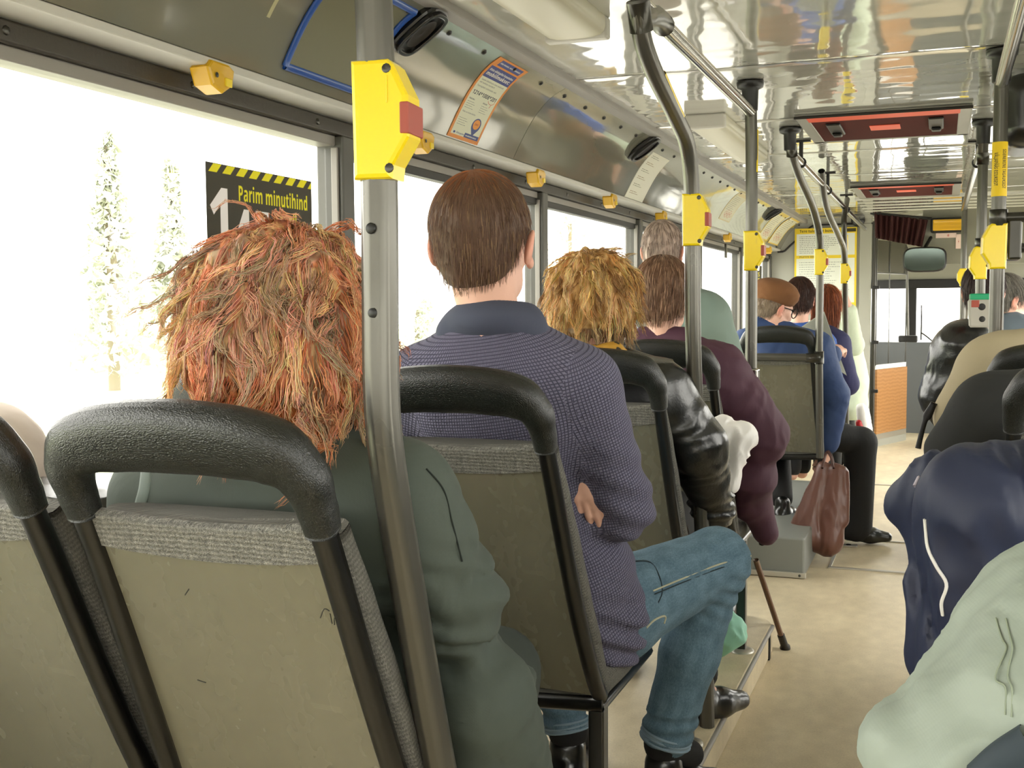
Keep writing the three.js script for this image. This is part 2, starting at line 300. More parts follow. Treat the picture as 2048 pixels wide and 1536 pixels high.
// ---------- the world outside ----------
{ const g = struct('ground_outside'); g.userData.label = 'pale road and verge outside';
  mesh('road', box(-60, -0.75, 30, 60, -0.7, -120), std(0xb8b6ae, 0.9), g); 
  mesh('verge', box(-60, -0.7, 30, -6.5, -0.62, -120), std(0xb9c29c, 0.95), g); }

function tree(x, z, h, w, n, label, conifer) {       // trunk with a crown of small leaf blades
  const t = thing('tree', label, 'tree', [x, -0.65, z]); const pos = [], idx = [];
  for (let i = 0; i < n; i++) { const v = Math.pow(rnd(), 0.8), y = h * (0.08 + 0.92 * v), R = w * (conifer ? (1 - v) * 0.95 + 0.04 : Math.sin(Math.PI * (0.12 + 0.85 * v))) * Math.sqrt(rr(0.1, 1)), a = rr(0, 6.28), s = rr(0.1, 0.24); const c = [Math.cos(a) * R, y, Math.sin(a) * R], k = pos.length / 3; for (let j = 0; j < 3; j++) pos.push(c[0] + rr(-s, s), c[1] + rr(-s, s) - (conifer ? 0.3 * R * 0.2 : 0), c[2] + rr(-s, s)); idx.push(k, k + 1, k + 2); }
  const g = new THREE.BufferGeometry(); g.setAttribute('position', new THREE.Float32BufferAttribute(pos, 3)); g.setIndex(idx); g.computeVertexNormals();
  mesh('foliage', g, M.leaf, t, { kind: 'stuff' }); mesh('trunk', tube([[0, 0, 0], [0.05, h * 0.5, 0], [0, h * 0.95, 0]], 0.14, 8, 8), M.bark, t); return t; }
M.leaf = std(0xc2c5b6, 0.9, { side: THREE.DoubleSide }); M.bark = std(0x8f8574, 0.9);
const tr = (base, top, w, n, label, con) => tree(base[0], base[2], top[1] + 0.65, w, n, label, con);
tr([-19,1.111,-22.31], [-19,5.617,-22.515], 1.15, 2600, 'pale conifer seen through the first window, left of the advert', true);
tr([-19.5,1.072,-25.369], [-19.5,5.264,-25.55], 1.0, 2200, 'pale conifer seen through the first window, close to the red hair', true);
tr([-24,1.247,-49.734], [-24,2.707,-49.777], 0.9, 1000, 'low pale bush seen through the window left of the brown-haired man', false);
tr([-26,1.852,-80.273], [-26,8.157,-80.343], 2.4, 1400, 'far pale tree seen through the third window', false);

// ---------- seats ----------
const leanZ = (y) => (y - 1.015) * 0.45;            // seat backs lean back: z grows with height
function buildSeat(legZ, legBase) {
  const o = new THREE.Group(); o.name = 'passenger_seat';
  const P = (x, dy, dz = 0) => [x, 1.015 + dy, dy * 0.45 + dz];
  mesh('handle', sweep([P(-0.175, -0.032), P(-0.175, 0.0), P(-0.168, 0.038), P(-0.138, 0.066), P(-0.076, 0.077), P(0, 0.08), P(0.076, 0.077), P(0.138, 0.066), P(0.168, 0.038), P(0.175, 0.0), P(0.175, -0.032)],
    [0.021, 0.0235, 0.03, 0.041, 0.045, 0.0465, 0.045, 0.041, 0.03, 0.0235, 0.021], [0.021, 0.023, 0.027, 0.03, 0.03, 0.03, 0.03, 0.03, 0.027, 0.023, 0.021], [0, -0.41, 0.91], 72, 20, 2.6), M.blackSoft, o);
  for (const s of [-1, 1]) mesh('side_frame', sweep([P(0.175 * s, -0.02), P(0.177 * s, -0.1), P(0.182 * s, -0.25, 0.004), P(0.19 * s, -0.42, 0.006), P(0.2 * s, -0.545, 0.0), P(0.2 * s, -0.585, -0.02)], 0.0155, 0.0175, [0, -0.41, 0.91], 30, 12, 2.4), M.blackPaint, o);
  // back shell: slightly dished plastic sheet
  const grid = (nx, ny, fn) => { const pos = [], uv = [], idx = []; for (let j = 0; j <= ny; j++) for (let i = 0; i <= nx; i++) { const r = fn(i / nx * 2 - 1, j / ny); pos.push(...r); uv.push(r[0], r[1]); } const W = nx + 1; for (let j = 0; j < ny; j++) for (let i = 0; i < nx; i++) { const a = j * W + i; idx.push(a, a + 1, a + W, a + 1, a + W + 1, a + W); } const g = new THREE.BufferGeometry(); g.setAttribute('position', new THREE.Float32BufferAttribute(pos, 3)); g.setAttribute('uv', new THREE.Float32BufferAttribute(uv, 2)); g.setIndex(idx); g.computeVertexNormals(); return g; };
  const top = (u) => -0.028 - 0.014 * (1 - u * u);
  const shell = (dz, y0, y1) => (u, v) => { const yt = y1 ?? top(u), y = lerp(y0, yt, v), w = 0.168 + 0.022 * clamp(-y / 0.57, 0, 1); const dish = 0.009 * (1 - u * u); return P(u * w, y, -dish + dz); };
  mesh('back_panel', grid(14, 18, shell(0.003, -0.572)), M.panel, o);
  const band = (u, v) => { const yb = top(u), a = v * 2 - 0.0; const y = a < 1 ? yb - 0.046 * (1 - a) : yb; const q = shell(0, -0.57, y)(u * 0.985, 1); const th = a < 1 ? 0.008 : 0.008 - 0.028 * (a - 1); q[2] += th; q[1] += a > 1 ? 0.006 * Math.sin((a - 1) * Math.PI) : 0; return q; };
  mesh('cloth_band', grid(24, 16, band), M.fleece, o);
  // front cushion, its fleece edge shows beside the frame
  const cu = []; for (let j = 0; j <= 14; j++) { const t = j / 14, y = lerp(-0.035, -0.575, t); cu.push(P(0, y, -0.04 - 0.006 * Math.sin(t * Math.PI))); }
  mesh('back_cushion', sweep(cu, [0.182, 0.19, 0.196, 0.201, 0.209, 0.214], 0.0235, [0, -0.41, 0.91], 28, 28, 5), M.fleece, o);
  const yp = 0.425;
  mesh('seat_cushion', sweep([[0, yp + 0.025, leanZ(yp) + 0.0], [0, yp + 0.03, leanZ(yp) - 0.2], [0, yp + 0.045, leanZ(yp) - 0.4], [0, yp + 0.035, leanZ(yp) - 0.445]], [0.212, 0.218, 0.216, 0.2], [0.03, 0.035, 0.04, 0.03], [0, 1, 0], 20, 28, 5), M.fleece, o);
  mesh('cross_bar', sweep([[-0.21, yp - 0.002, leanZ(yp) - 0.005], [0, yp - 0.012, leanZ(yp) - 0.005], [0.21, yp - 0.002, leanZ(yp) - 0.005]], 0.017, 0.017, [0, 1, 0], 12, 12, 3), M.blackPaint, o);
  for (const s of [-1, 1]) mesh('seat_rail', tube([[0.2 * s, yp - 0.012, leanZ(yp)], [0.2 * s, yp - 0.012, leanZ(yp) - 0.42]], 0.013, 4, 8), M.blackPaint, o);
  const l = mesh('leg', box(0.178, legBase, legZ + 0.019, 0.212, yp - 0.015, legZ - 0.019, 0.005), M.blackPaint, o);
  mesh('foot_plate', (() => { const g = lathe([[0, 0.012], [0.03, 0.012], [0.043, 0.006], [0.046, 0]], 20); g.translate(0.195, legBase, legZ); return g; })(), M.alu, l);
  return o;
}
const seatA = buildSeat(-0.28, 0), seatB = buildSeat(-0.46, 0), seatC = buildSeat(-0.3, 0.09);
function addSeat(proto, x, y, s, label, group) {
  const c = proto.clone(); c.name = numbered('passenger_seat'); c.position.set(x, y, -s);
  c.userData = { label, category: 'seat' }; if (group) c.userData.group = group; scene.add(c); return c;
}
const PY = 0.115, AX = -0.852, WX = -1.292, RX = 0.318;
const seats = 'grey-backed bus seats with black loop handles';
const seat1 = addSeat(seatA, AX, PY, 1.13, 'nearest whole seat back, grey plastic with black handle, behind the red-haired woman', seats);
{ const loc = (p) => [p[0] - seat1.position.x, p[1] - seat1.position.y, p[2] - seat1.position.z + 0.0], ink = std(0x2a2a22, 0.8);
  for (const st of [[[-0.703,0.983,-1.178], [-0.694,0.996,-1.174], [-0.688,0.994,-1.174]], [[-0.688,0.99,-1.176], [-0.689,0.976,-1.182]], [[-0.686,0.975,-1.182], [-0.682,0.986,-1.177], [-0.672,0.986,-1.177]], [[-0.897,0.996,-1.172], [-0.889,1.005,-1.17]], [[-0.919,0.867,-1.222], [-0.907,0.864,-1.224]]]) mesh('pen_mark', tube(st.map(loc), 0.0008, 10, 5), ink, seat1); }
addSeat(seatA, AX, PY, 1.93, 'second aisle seat, behind the man in the purple-blue waffle sweater', seats);
addSeat(seatA, AX, PY, 2.82, 'third aisle seat, behind the blonde woman in black leather', seats);
addSeat(seatB, AX, PY, 3.56, 'fourth aisle seat, behind the person in the plum jacket', seats);
addSeat(seatC, -0.80, PY, 6.0, 'seat behind the man in the brown beret, crossed by a horizontal rail', seats);
addSeat(seatA, WX, PY, 1.13, 'seat back cut off at the left picture edge, beside the window', seats);
addSeat(seatA, WX, PY, 1.93, 'window seat whose grey top shows left of the red hair', seats);
addSeat(seatA, RX, 0.0, 2.525, 'nearer right-hand seat with black handle at the right picture edge', seats).position.y = PY;
addSeat(seatA, RX, PY, 3.45, 'farther right-hand seat with black handle, against the beige jacket', seats);

addSeat(seatA, 0.346, PY, 1.6, 'right-hand seat under the person in the navy track jacket', seats);
addSeat(seatA, 0.45, PY, 0.74, 'right-hand seat under the person in the pale mint jacket', seats);
// ---------- poles, rails and stop buttons ----------
function flutedTube(pts, r, seg) {                   // round pole with shallow grooves along it
  const c = curve(pts), fr = c.computeFrenetFrames(seg, false), pos = [], uv = [], idx = [], n = 36, L = c.getLength();
  const side = new THREE.Vector3(1, 0, 0);
  for (let i = 0; i <= seg; i++) {
    const p = c.getPointAt(i / seg), t = c.getTangentAt(i / seg);
    const a = side.clone().addScaledVector(t, -side.dot(t)).normalize(), b = new THREE.Vector3().crossVectors(t, a);
    for (let j = 0; j <= n; j++) { const th = j / n * Math.PI * 2, g = (j % 6 === 2 ? 0.0016 : 0), q = r - g; const w = p.clone().addScaledVector(a, Math.cos(th) * q).addScaledVector(b, Math.sin(th) * q); pos.push(w.x, w.y, w.z); uv.push(j / n * 0.15, i / seg * L); }
  }
  const W = n + 1; for (let i = 0; i < seg; i++) for (let j = 0; j < n; j++) { const q = i * W + j; idx.push(q, q + 1, q + W, q + 1, q + W + 1, q + W); }
  const g = new THREE.BufferGeometry(); g.setAttribute('position', new THREE.Float32BufferAttribute(pos, 3)); g.setAttribute('uv', new THREE.Float32BufferAttribute(uv, 2)); g.setIndex(idx); g.computeVertexNormals(); return g;
}
function pole(label, pts, r = 0.0215, o = {}) {
  const t = thing('grab_pole', label, 'pole', pts[pts.length - 1], 'grab poles');
  const loc = pts.map((p) => [p[0] - t.position.x, p[1] - t.position.y, p[2] - t.position.z]);
  mesh('tube', flutedTube(loc, r, o.seg ?? 40), o.mat ?? M.pole, t);
  if (o.flange) { const a = loc[0]; const g = lathe([[r + 0.001, -0.1], [r + 0.006, -0.1], [r + 0.008, -0.03], [0.045, -0.022], [0.048, -0.006], [0.046, 0], [0, 0]], 20); g.translate(a[0], CY - 0.001 - t.position.y, a[2]); mesh('ceiling_flange', g, M.black, t); }
  for (const y of o.holes ?? []) { const g = lathe([[0, 0.002], [0.006, 0.002], [0.0075, 0]], 12); along(g, [-0.004, y - t.position.y, loc[Math.min(1, loc.length - 1)][2] + r * 0.98], [-0.2, 0, 1]); mesh('screw_hole', g, M.black, t); }
  for (const [a, b] of o.clamps ?? []) mesh('clamp', sweep([[a[0] - t.position.x, a[1] - t.position.y, a[2] - t.position.z], [b[0] - t.position.x, b[1] - t.position.y, b[2] - t.position.z]], r + 0.005, r + 0.005, [0.3, 0.1, 1], 2, 18, 2), M.poleDark, t);
  if (o.sticker) mesh('sticker', tube(o.sticker.map((p) => [p[0] - t.position.x + r - 0.0065, p[1] - t.position.y, p[2] - t.position.z]), 0.0078, 14, 14), M.yellow, t);
  return t;
}
const p1 = pole('thick grey grab pole in the foreground, right of the red-haired woman', [[-0.64, 2.12, -1.2], [-0.64,1.55,-1.228], [-0.64,1.247,-1.227], [-0.638,1.185,-1.232], [-0.635,0.984,-1.287], [-0.632,0.73,-1.367], [-0.632, 0.45, -1.48], [-0.632, 0.115, -1.5]], 0.0225, { seg: 60, holes: [] });
for (const p of [[-0.64,1.455,-1.225], [-0.64,1.354,-1.227]]) { const g = lathe([[0, 0.0004], [0.0056, 0.0004], [0.0068, -0.002]], 14); along(g, [p[0] - p1.position.x, p[1] - p1.position.y, p[2] - p1.position.z + 0.0222], [0, 0, 1]); mesh('screw_hole', g, M.black, p1); }
pole('bent grab pole with black top socket, in front of the brown-haired head', [[-0.64,2.026,-2.47], [-0.64,1.965,-2.501], [-0.64,1.92,-2.58], [-0.64,1.837,-2.853], [-0.64,1.791,-2.979], [-0.64,1.712,-3.038], [-0.64,1.238,-3.079], [-0.635,0.746,-3.176], [-0.63, 0.115, -3.25]], 0.0215, { seg: 70, sticker: [[-0.64,1.906,-2.643], [-0.64,1.871,-2.747], [-0.64,1.839,-2.853]], clamps: [[[-0.64,2.032,-2.47], [-0.64,1.974,-2.501]]] });
pole('straight grab pole ending in a chrome clamp left of the beret man', [[-0.64, 2.12, -4.02], [-0.64,1.907,-4.06], [-0.64,1.128,-4.086]], 0.021, { flange: 1, sticker: [[-0.64,1.978,-4.067], [-0.64,1.829,-4.063]] });
pole('bent grab pole behind the beret man\'s shoulder, joined by the horizontal rail', [[-0.64, 2.12, -5.12], [-0.635,2.043,-5.138], [-0.63,1.974,-5.303], [-0.6,1.816,-5.78], [-0.59,1.689,-5.936], [-0.59,1.128,-5.975], [-0.585,0.562,-6.04]], 0.0195, { flange: 1, seg: 60, clamps: [[[-0.635,2.065,-5.136], [-0.635,2.019,-5.157]], [[-0.59,1.123,-5.976], [-0.59,1.058,-5.983]]] });
pole('bent grab pole in front of the long auburn hair', [[-0.64, 2.1, -6.5], [-0.64,1.994,-6.629], [-0.635,1.91,-6.823], [-0.6,1.766,-7.274], [-0.59,1.691,-7.462], [-0.59,1.326,-7.601], [-0.585,0.765,-7.71], [-0.585, 0.3, -7.8]], 0.0195, { seg: 60 });
pole('thin dark grab pole at the front bulkhead notice', [[-0.64, 2.1, -8.3], [-0.64,1.938,-8.059], [-0.64,1.671,-8.188], [-0.64,1.532,-8.21]], 0.019, { mat: M.poleDark, sticker: [[-0.64,1.842,-8.16], [-0.64,1.739,-8.177]] });
const pr1 = pole('straight grab pole at far right with a yellow text sticker', [[0.157, 2.12, -3.82], [0.157, 1.2, -3.82], [0.157, 0.0, -3.82]], 0.0215, { flange: 1, clamps: [[[0.157, 1.65, -3.82], [0.157, 1.6, -3.82]]] });
pole('grab pole carrying the ticket validator', [[0.15, 2.12, -5.25], [0.15, 1.2, -5.25], [0.15, 0.0, -5.25]], 0.0205, { flange: 1, clamps: [[[0.15, 2.0, -5.25], [0.15, 1.95, -5.25]], [[0.15, 1.64, -5.25], [0.15, 1.59, -5.25]]] });
pole('farthest right grab pole, beside the windscreen', [[0.135, 2.12, -8.7], [0.135, 1.2, -8.7], [0.135, 0.0, -8.7]], 0.02, {});
{ const t = thing('pole_sticker', 'yellow sticker with black lettering wrapped on the far right pole', 'sticker');
  const tx = canvasTex(512, 256, (x, w, h) => { x.fillStyle = '#e9c400'; x.fillRect(0, 0, w, h); x.fillStyle = '#1c1a10'; x.textAlign = 'center'; for (let k = 0; k < 6; k++) { x.font = 'bold 30px sans-serif'; x.fillText(k % 2 ? 'SISENEMINE TAGAUKSEST' : 'VÄLJAPÄÄS ESIUKSEST', w / 2, 32 + k * 42, 480); } });
  const a = [0.157, 1.856, -3.82], b = [0.157, 1.69, -3.82]; const g = tube([a, b], 0.0226, 4, 24, true);
  mesh('print', g, std(0xffffff, 0.5, { map: tx }), t); }
// rails under the ceiling
function rail(label, a, b, hang) { const t = thing('ceiling_rail', label, 'handrail', [0, 0, 0], 'ceiling rails');
  mesh('tube', flutedTube([a, b], 0.019, 2), M.chrome, t);
  for (const z of hang) { const k = (z - a[2]) / (b[2] - a[2]), p = [lerp(a[0], b[0], k), lerp(a[1], b[1], k), z]; mesh('hanger', [tube([[p[0], CY - 0.004, z], [p[0], p[1], z]], 0.01, 2, 10), box(p[0] - 0.045, CY - 0.008, z - 0.018, p[0] + 0.045, CY - 0.001, z + 0.018, 0.003), (() => { const g = new THREE.TorusGeometry(0.021, 0.005, 8, 18); g.translate(p[0], p[1], z); return g; })()], M.black, t); }
  return t; }
const r1 = rail('chrome ceiling rail from the near bent pole to the straight pole', [-0.64, 2.035, -2.5], [-0.64, 2.035, -4.04], []);
mesh('rail_socket', sweep([[-0.64, 2.0, -2.49], [-0.64, 2.034, -2.62], [-0.64, 2.035, -2.72]], 0.026, 0.026, [1, 0, 0], 4, 14), M.poleDark, r1);
rail('chrome ceiling rail running on to the front bulkhead', [-0.64, 2.035, -5.15], [-0.66, 2.035, -10.6], [-5.55, -6.95, -8.4]);
rail('right-hand ceiling rail near the picture corner', [0.157, 2.035, -2.3], [0.157, 2.035, -4.0], []);
rail('right-hand ceiling rail farther forward', [0.147, 2.035, -5.3], [0.13, 2.035, -8.8], [-5.9]);
{ const t = thing('rail_end', 'round black end cap of the ceiling rail on the bulkhead', 'rail cap'); mesh('cap', along(lathe([[0.02, 0.2], [0.02, 0.05], [0.045, 0.04], [0.062, 0.015], [0.062, 0]], 20), [-0.737,2.134,-10.84], [0, 0.1, 1]), M.black, t); }
{ const t = thing('seat_rail', 'horizontal grey rail across the back of the beret man\'s seat', 'handrail');
  mesh('tube', flutedTube([[-1.044,1.09,-5.93], [-0.582,1.088,-5.95]], 0.02, 2), M.pole, t);
  mesh('joint', sweep([[-0.651,1.088,-5.94], [-0.582,1.088,-5.95]], 0.025, 0.025, [0, 1, 0], 2, 16), M.poleDark, t); }
{ const t = thing('pole_clamp', 'chrome clamp with stub at the foot of the straight pole', 'clamp');
  const a = [-0.64,1.124,-4.086]; mesh('elbow', [box(a[0] - 0.03, a[1] - 0.035, a[2] + 0.03, a[0] + 0.028, a[1] + 0.012, a[2] - 0.03, 0.01)], M.chrome, t);
  mesh('stub', tube([a, [a[0] - 0.1, a[1] + 0.03, a[2] + 0.14]], 0.017, 4, 12), M.chrome, t);
  mesh('boss', lathe([[0, 0.03], [0.02, 0.03], [0.024, -0.04], [0, -0.042]], 14).translate(a[0] + 0.005, a[1] - 0.05, a[2]), M.chrome, t); }
// stop button boxes on the poles
const boxProfile = [[-0.0245, 0.07], [0.022, 0.07], [0.029, 0.064], [0.047, 0.027], [0.048, -0.022], [0.028, -0.054], [0.026, -0.07], [-0.0225, -0.07]];
const stopProto = new THREE.Group();
mesh('housing', plate(boxProfile, 0.05, 0.006, (a, b, d) => [a, b, d - 0.025]), M.yellow, stopProto);
mesh('red_button', box(0.038, -0.0185, -0.0262, 0.0495, 0.0185, 0.0262, 0.002), M.red, stopProto);
for (const [u, v] of [[0.022, 0.058], [0.024, -0.058]]) mesh('screw', along(lathe([[0, 0.001], [0.0045, 0.001], [0.006, 0]], 10), [u, v, 0.0248], [0, 0, 1]), M.poleDark, stopProto);
mesh('seam_ridge', box(0.0215, 0.018, 0.0245, 0.0235, 0.05, 0.0262, 0.0008), M.yellow, stopProto);
function stopBox(label, p, turn, s = 1) { const c = stopProto.clone(); if (Math.abs(turn) > 2) c.remove(c.children.find((m) => m.name === 'red_button')); c.name = numbered('stop_button_box'); c.position.set(...p); c.rotation.y = turn; c.scale.setScalar(s); c.userData = { label, category: 'stop button', group: 'yellow stop button boxes on poles' }; scene.add(c); return c; }
stopBox('largest yellow stop box, on the foreground pole', [-0.64,1.583,-1.226], 0.1);
stopBox('yellow stop box on the bent pole before the brown-haired head', [-0.64,1.592,-3.053], 0.05);
stopBox('yellow stop box on the straight pole beside the beret man', [-0.64,1.553,-4.065], 0);
stopBox('yellow stop box on the pole at the left edge of the bulkhead notice\'s middle', [-0.59,1.577,-5.924], 0, 0.93);
stopBox('small yellow stop box on the pole in front of the bulkhead notice\'s right edge', [-0.59,1.558,-7.484], 0, 0.9);
stopBox('yellow stop box on the far right pole under the lettered sticker', [0.157, 1.537, -3.82], Math.PI + 0.1);
stopBox('yellow stop box on the validator pole, level with the mirror', [0.15, 1.535, -5.25], Math.PI + 0.1);
stopBox('smallest yellow stop box, beside the windscreen', [0.135, 1.55, -8.7], Math.PI, 0.9);
stopBox('yellow stop box low on the validator pole, touching the beige shoulder', [0.15, 1.17, -5.25], Math.PI + 0.1, 0.8);
// hexagonal stop buttons along the window header
const hexProto = new THREE.Group();
{ const pr = [[-0.045, 0.005], [-0.03, -0.03], [0.008, -0.042], [0.042, -0.022], [0.05, 0.012], [0.03, 0.022], [-0.03, 0.022]];
  mesh('housing', plate(pr, 0.05, 0.006, (a, b, d) => [d - 0.01, b, -a]), M.yellowDull, hexProto);
  mesh('button', box(0.038, -0.026, -0.012, 0.043, -0.008, -0.036, 0.003), M.yellow, hexProto);
  mesh('screw', along(lathe([[0, 0.002], [0.006, 0.001]], 8), [0.041, -0.008, 0.018], [1, 0, 0]), M.poleDark, hexProto); }
const hexNames = ['nearest yellow button under the left roof edge, left of the blue frame', 'yellow roof-edge button right behind the foreground stop box', 'yellow roof-edge button just above the dark-haired man', 'yellow roof-edge button left of the bent pole, above the blonde hair', 'yellow roof-edge button right beside the bent pole', 'yellow roof-edge button between the bent pole and the straight pole', 'last yellow roof-edge button in the corner by the bulkhead'];
[[428,160], [842,278], [1071,346], [1220,393], [1322,425], [1455,466], [1537,492]].forEach((q, i) => { const c = hexProto.clone(); c.name = numbered('window_stop_button'); c.position.set(WL + 0.055, 1.856, -2.03 - [0, 1.02, 2.03, 3.05, 4.07, 6.11, 8.15][i]); c.userData = { label: hexNames[i], category: 'stop button', group: 'yellow buttons along the window header' }; scene.add(c); });
// ---------- on the cove ----------
function speaker(z, h, label) { const t = thing('loudspeaker', label, 'speaker', onCove(z, h, 0), 'oval speakers on the cove');
  const tg = coveCurve.getTangentAt(h / coveLen), q = new THREE.Quaternion().setFromRotationMatrix(new THREE.Matrix4().makeBasis(new THREE.Vector3(0, 0, -1), new THREE.Vector3(tg.x, tg.y, 0), new THREE.Vector3(tg.y, -tg.x, 0))); t.quaternion.copy(q);
  const oval = []; for (let i = 0; i < 40; i++) { const a = i / 40 * Math.PI * 2, p = 3.2, c = Math.cos(a), s = Math.sin(a), k = 1 / Math.pow(Math.pow(Math.abs(c), p) + Math.pow(Math.abs(s), p), 1 / p); oval.push([0.058 * c * k, 0.085 * s * k]); }
  mesh('housing', plate(oval, 0.026, 0.008), M.blackPaint, t);
  const inner = oval.map(([a, b]) => [a * 0.74, b * 0.8]); const sh = new THREE.Shape(oval.map((p) => new THREE.Vector2(p[0] * 0.84, p[1] * 0.88))); sh.holes.push(new THREE.Path(inner.map((p) => new THREE.Vector2(...p))));
  const gg = new THREE.ExtrudeGeometry(sh, { depth: 0.01, bevelEnabled: true, bevelSize: 0.003, bevelThickness: 0.003, bevelSegments: 2 }); gg.translate(0, 0, 0.024); mesh('rim', gg, M.blackPaint, t);
  mesh('cone', lathe([[0, 0.006], [0.02, 0.002], [0.036, 0.007]], 20).rotateX(Math.PI / 2).scale(0.9, 1.35, 1).translate(0, 0, 0.024), M.rubber, t);
  for (const [a, b] of [[-0.03, 0.066], [0.03, 0.066], [-0.03, -0.066], [0.03, -0.066]]) mesh('screw', along(lathe([[0, 0.002], [0.005, 0.001], [0.006, 0]], 8), [a, b, 0.027], [0, 0, 1]), M.chrome, t);
  return t; }
// text posters: flat prints on the panels
const lines = (x, x0, y0, w, n, dy, col, hgt = 2) => { x.fillStyle = col; for (let i = 0; i < n; i++) { let a = x0; const e = x0 + w * (0.55 + 0.45 * hash(i, n)); while (a < e) { const l = 6 + 16 * hash(a, i); x.fillRect(a, y0 + i * dy, Math.min(l, e - a), hgt); a += l + 5; } } };
const posterTex = canvasTex(400, 1000, (x, w, h) => {
  x.fillStyle = '#d98a3c'; x.fillRect(0, 0, w, h); x.fillStyle = '#d6d8bf'; x.fillRect(24, 260, w - 48, h - 300);
  x.fillStyle = '#414a86'; x.fillRect(60, 22, w - 100, 84); x.fillRect(24, 130, w - 48, 150);
  x.fillStyle = '#e8e6d4'; x.font = 'bold 27px sans-serif'; x.fillText('SMS MAKSE, MOBIILIMAKSE', 72, 74, 276);
  x.font = 'bold 40px sans-serif'; x.fillText('Osta sõidupilet kasutades', 40, 190, 320); x.font = 'bold 62px sans-serif'; x.fillText('mobiilmakset:', 40, 250, 320);
  x.fillStyle = '#3a3f45'; x.font = '25px sans-serif'; x.fillText('Saada lühisõnum oma telefonilt', 44, 322, 300); x.fillText('või helista numbril', 44, 356, 200); x.fillText('Tunnipileti ostmiseks vali:', 44, 400, 260);
  x.fillStyle = '#2a2d3a'; x.font = 'bold 66px sans-serif'; x.fillText('1214*1008*201', 42, 492, 320);
  x.strokeStyle = '#c04a3a'; x.lineWidth = 5; x.beginPath(); x.arc(316, 490, 44, 0.2, 2.8); x.stroke(); x.beginPath(); x.moveTo(330, 536); x.lineTo(322, 574); x.stroke();
  x.fillStyle = '#3a3f45'; x.font = 'bold 24px sans-serif'; x.fillText('Näide:', 44, 556); x.fillText('Hind:', 226, 556); lines(x, 44, 580, 140, 4, 24, '#4b5058', 4); lines(x, 226, 580, 130, 4, 24, '#4b5058', 4);
  x.fillStyle = '#3a3f45'; x.font = '24px sans-serif'; x.fillText('Pilet on kohe kehtiv', 44, 708, 170); lines(x, 44, 770, 150, 4, 24, '#4b5058', 4);
  x.fillStyle = '#33437e'; x.beginPath(); x.ellipse(280, 800, 56, 80, 0, 0, 7); x.fill(); x.fillStyle = '#e0912f'; x.beginPath(); x.ellipse(280, 790, 42, 56, 0, 0, 7); x.fill(); x.fillStyle = '#9a3a24'; x.font = 'bold 30px sans-serif'; x.fillText('201', 255, 800); x.fillStyle = '#33437e'; x.beginPath(); x.moveTo(236, 850); x.lineTo(324, 850); x.lineTo(280, 930); x.fill();
  x.fillRect(190, 910, 186, 50); x.fillStyle = '#e8e6d4'; x.font = 'bold 22px sans-serif'; x.fillText('mobiilimakse', 206, 944, 150); x.fillStyle = '#33437e'; x.font = 'bold 24px sans-serif'; x.fillText('Ühispilet', 84, 944); x.beginPath(); x.arc(60, 936, 13, 0, 7); x.fill();
});
const paperMat = (map) => std(0xffffff, 0.5, { map });
function poster(label, cat, geo, map, trim) { const t = thing('poster', label, cat); mesh('print', geo, paperMat(map), t); return t; }
{ poster('narrow orange and blue ticket poster reading mobiilmakset on the cove', 'poster', coveSheet(-3.2, -3.44, 0.004, coveLen - 0.045, 0.002, 0.0015), posterTex); }
const smallPoster = (hue, seedN) => canvasTex(256, 384, (x, w, h) => { x.fillStyle = '#c9c7ad'; x.fillRect(0, 0, w, h); x.strokeStyle = hue; x.lineWidth = 16; x.strokeRect(4, 4, w - 8, h - 8); x.fillStyle = hue; x.fillRect(20, 22, w - 40, 46); lines(x, 32, 90, w - 70, 6 + seedN, 20, '#6b6a5c', 4); x.strokeStyle = '#b0553f'; x.lineWidth = 4; for (let i = 0; i < 7; i++) { x.beginPath(); x.arc(80 + 20 * i, 300 + 22 * Math.sin(i * 2.1), 24, 0, 5); x.stroke(); } });
poster('pale timetable sheet on the bright patch of the cove', 'notice', coveSheet(-5.28, -5.62, 0.0, 0.25, 0.0012, 0.001), canvasTex(256, 384, (x, w, h) => { x.fillStyle = '#d8d6c4'; x.fillRect(0, 0, w, h); for (let k = 0; k < 6; k++) { lines(x, 30, 24 + k * 60, 150, 2, 14, k % 2 ? '#8b6f4c' : '#77765f', 5); } }));
poster('small map leaflet on the cove right of the bent pole', 'notice', coveSheet(-7.55, -7.95, 0.06, 0.3, 0.0012, 0.001), smallPoster('#c7b98c', 3));
poster('yellow-edged notice on the cove near the third speaker', 'notice', coveSheet(-9.35, -9.85, 0.03, 0.33, 0.0012, 0.001, -0.1), smallPoster('#c9b04a', 5));
poster('yellow-cornered tilted notice on the cove by the bulkhead', 'notice', coveSheet(-9.95, -10.55, 0.02, 0.36, 0.0026, 0.001, -0.12), smallPoster('#d2b23c', 4));
speaker(-2.69, 0.255, 'large black oval speaker at the top of the picture');
speaker(-5.05, 0.255, 'black oval speaker on the bright reflecting part of the cove');
speaker(-9.15, 0.27, 'small far black speaker near the bulkhead');
{ const t = thing('poster_holder', 'empty blue poster frame on the cove left of the foreground pole', 'frame');
  const z0 = -2.26, z1 = -2.62, h0 = 0.035, h1 = 0.29, d = 0.006;
  const q = [[z0, h0], [z1, h0], [z1, h1], [z0, h1]];
  q.forEach((a, i) => { const b = q[(i + 1) % 4], pts = []; for (let k = 0; k <= 8; k++) pts.push(onCove(lerp(a[0], b[0], k / 8), lerp(a[1], b[1], k / 8), d)); mesh('frame_bar', sweep(pts, 0.009, 0.006, [0.8, -0.6, 0], 16, 12, 3), M.blue, t); });
  mesh('backing', coveSheet(z0, z1, h0, h1, 0.002, 0.0015), phys(0x77765f, 0.3), t); }
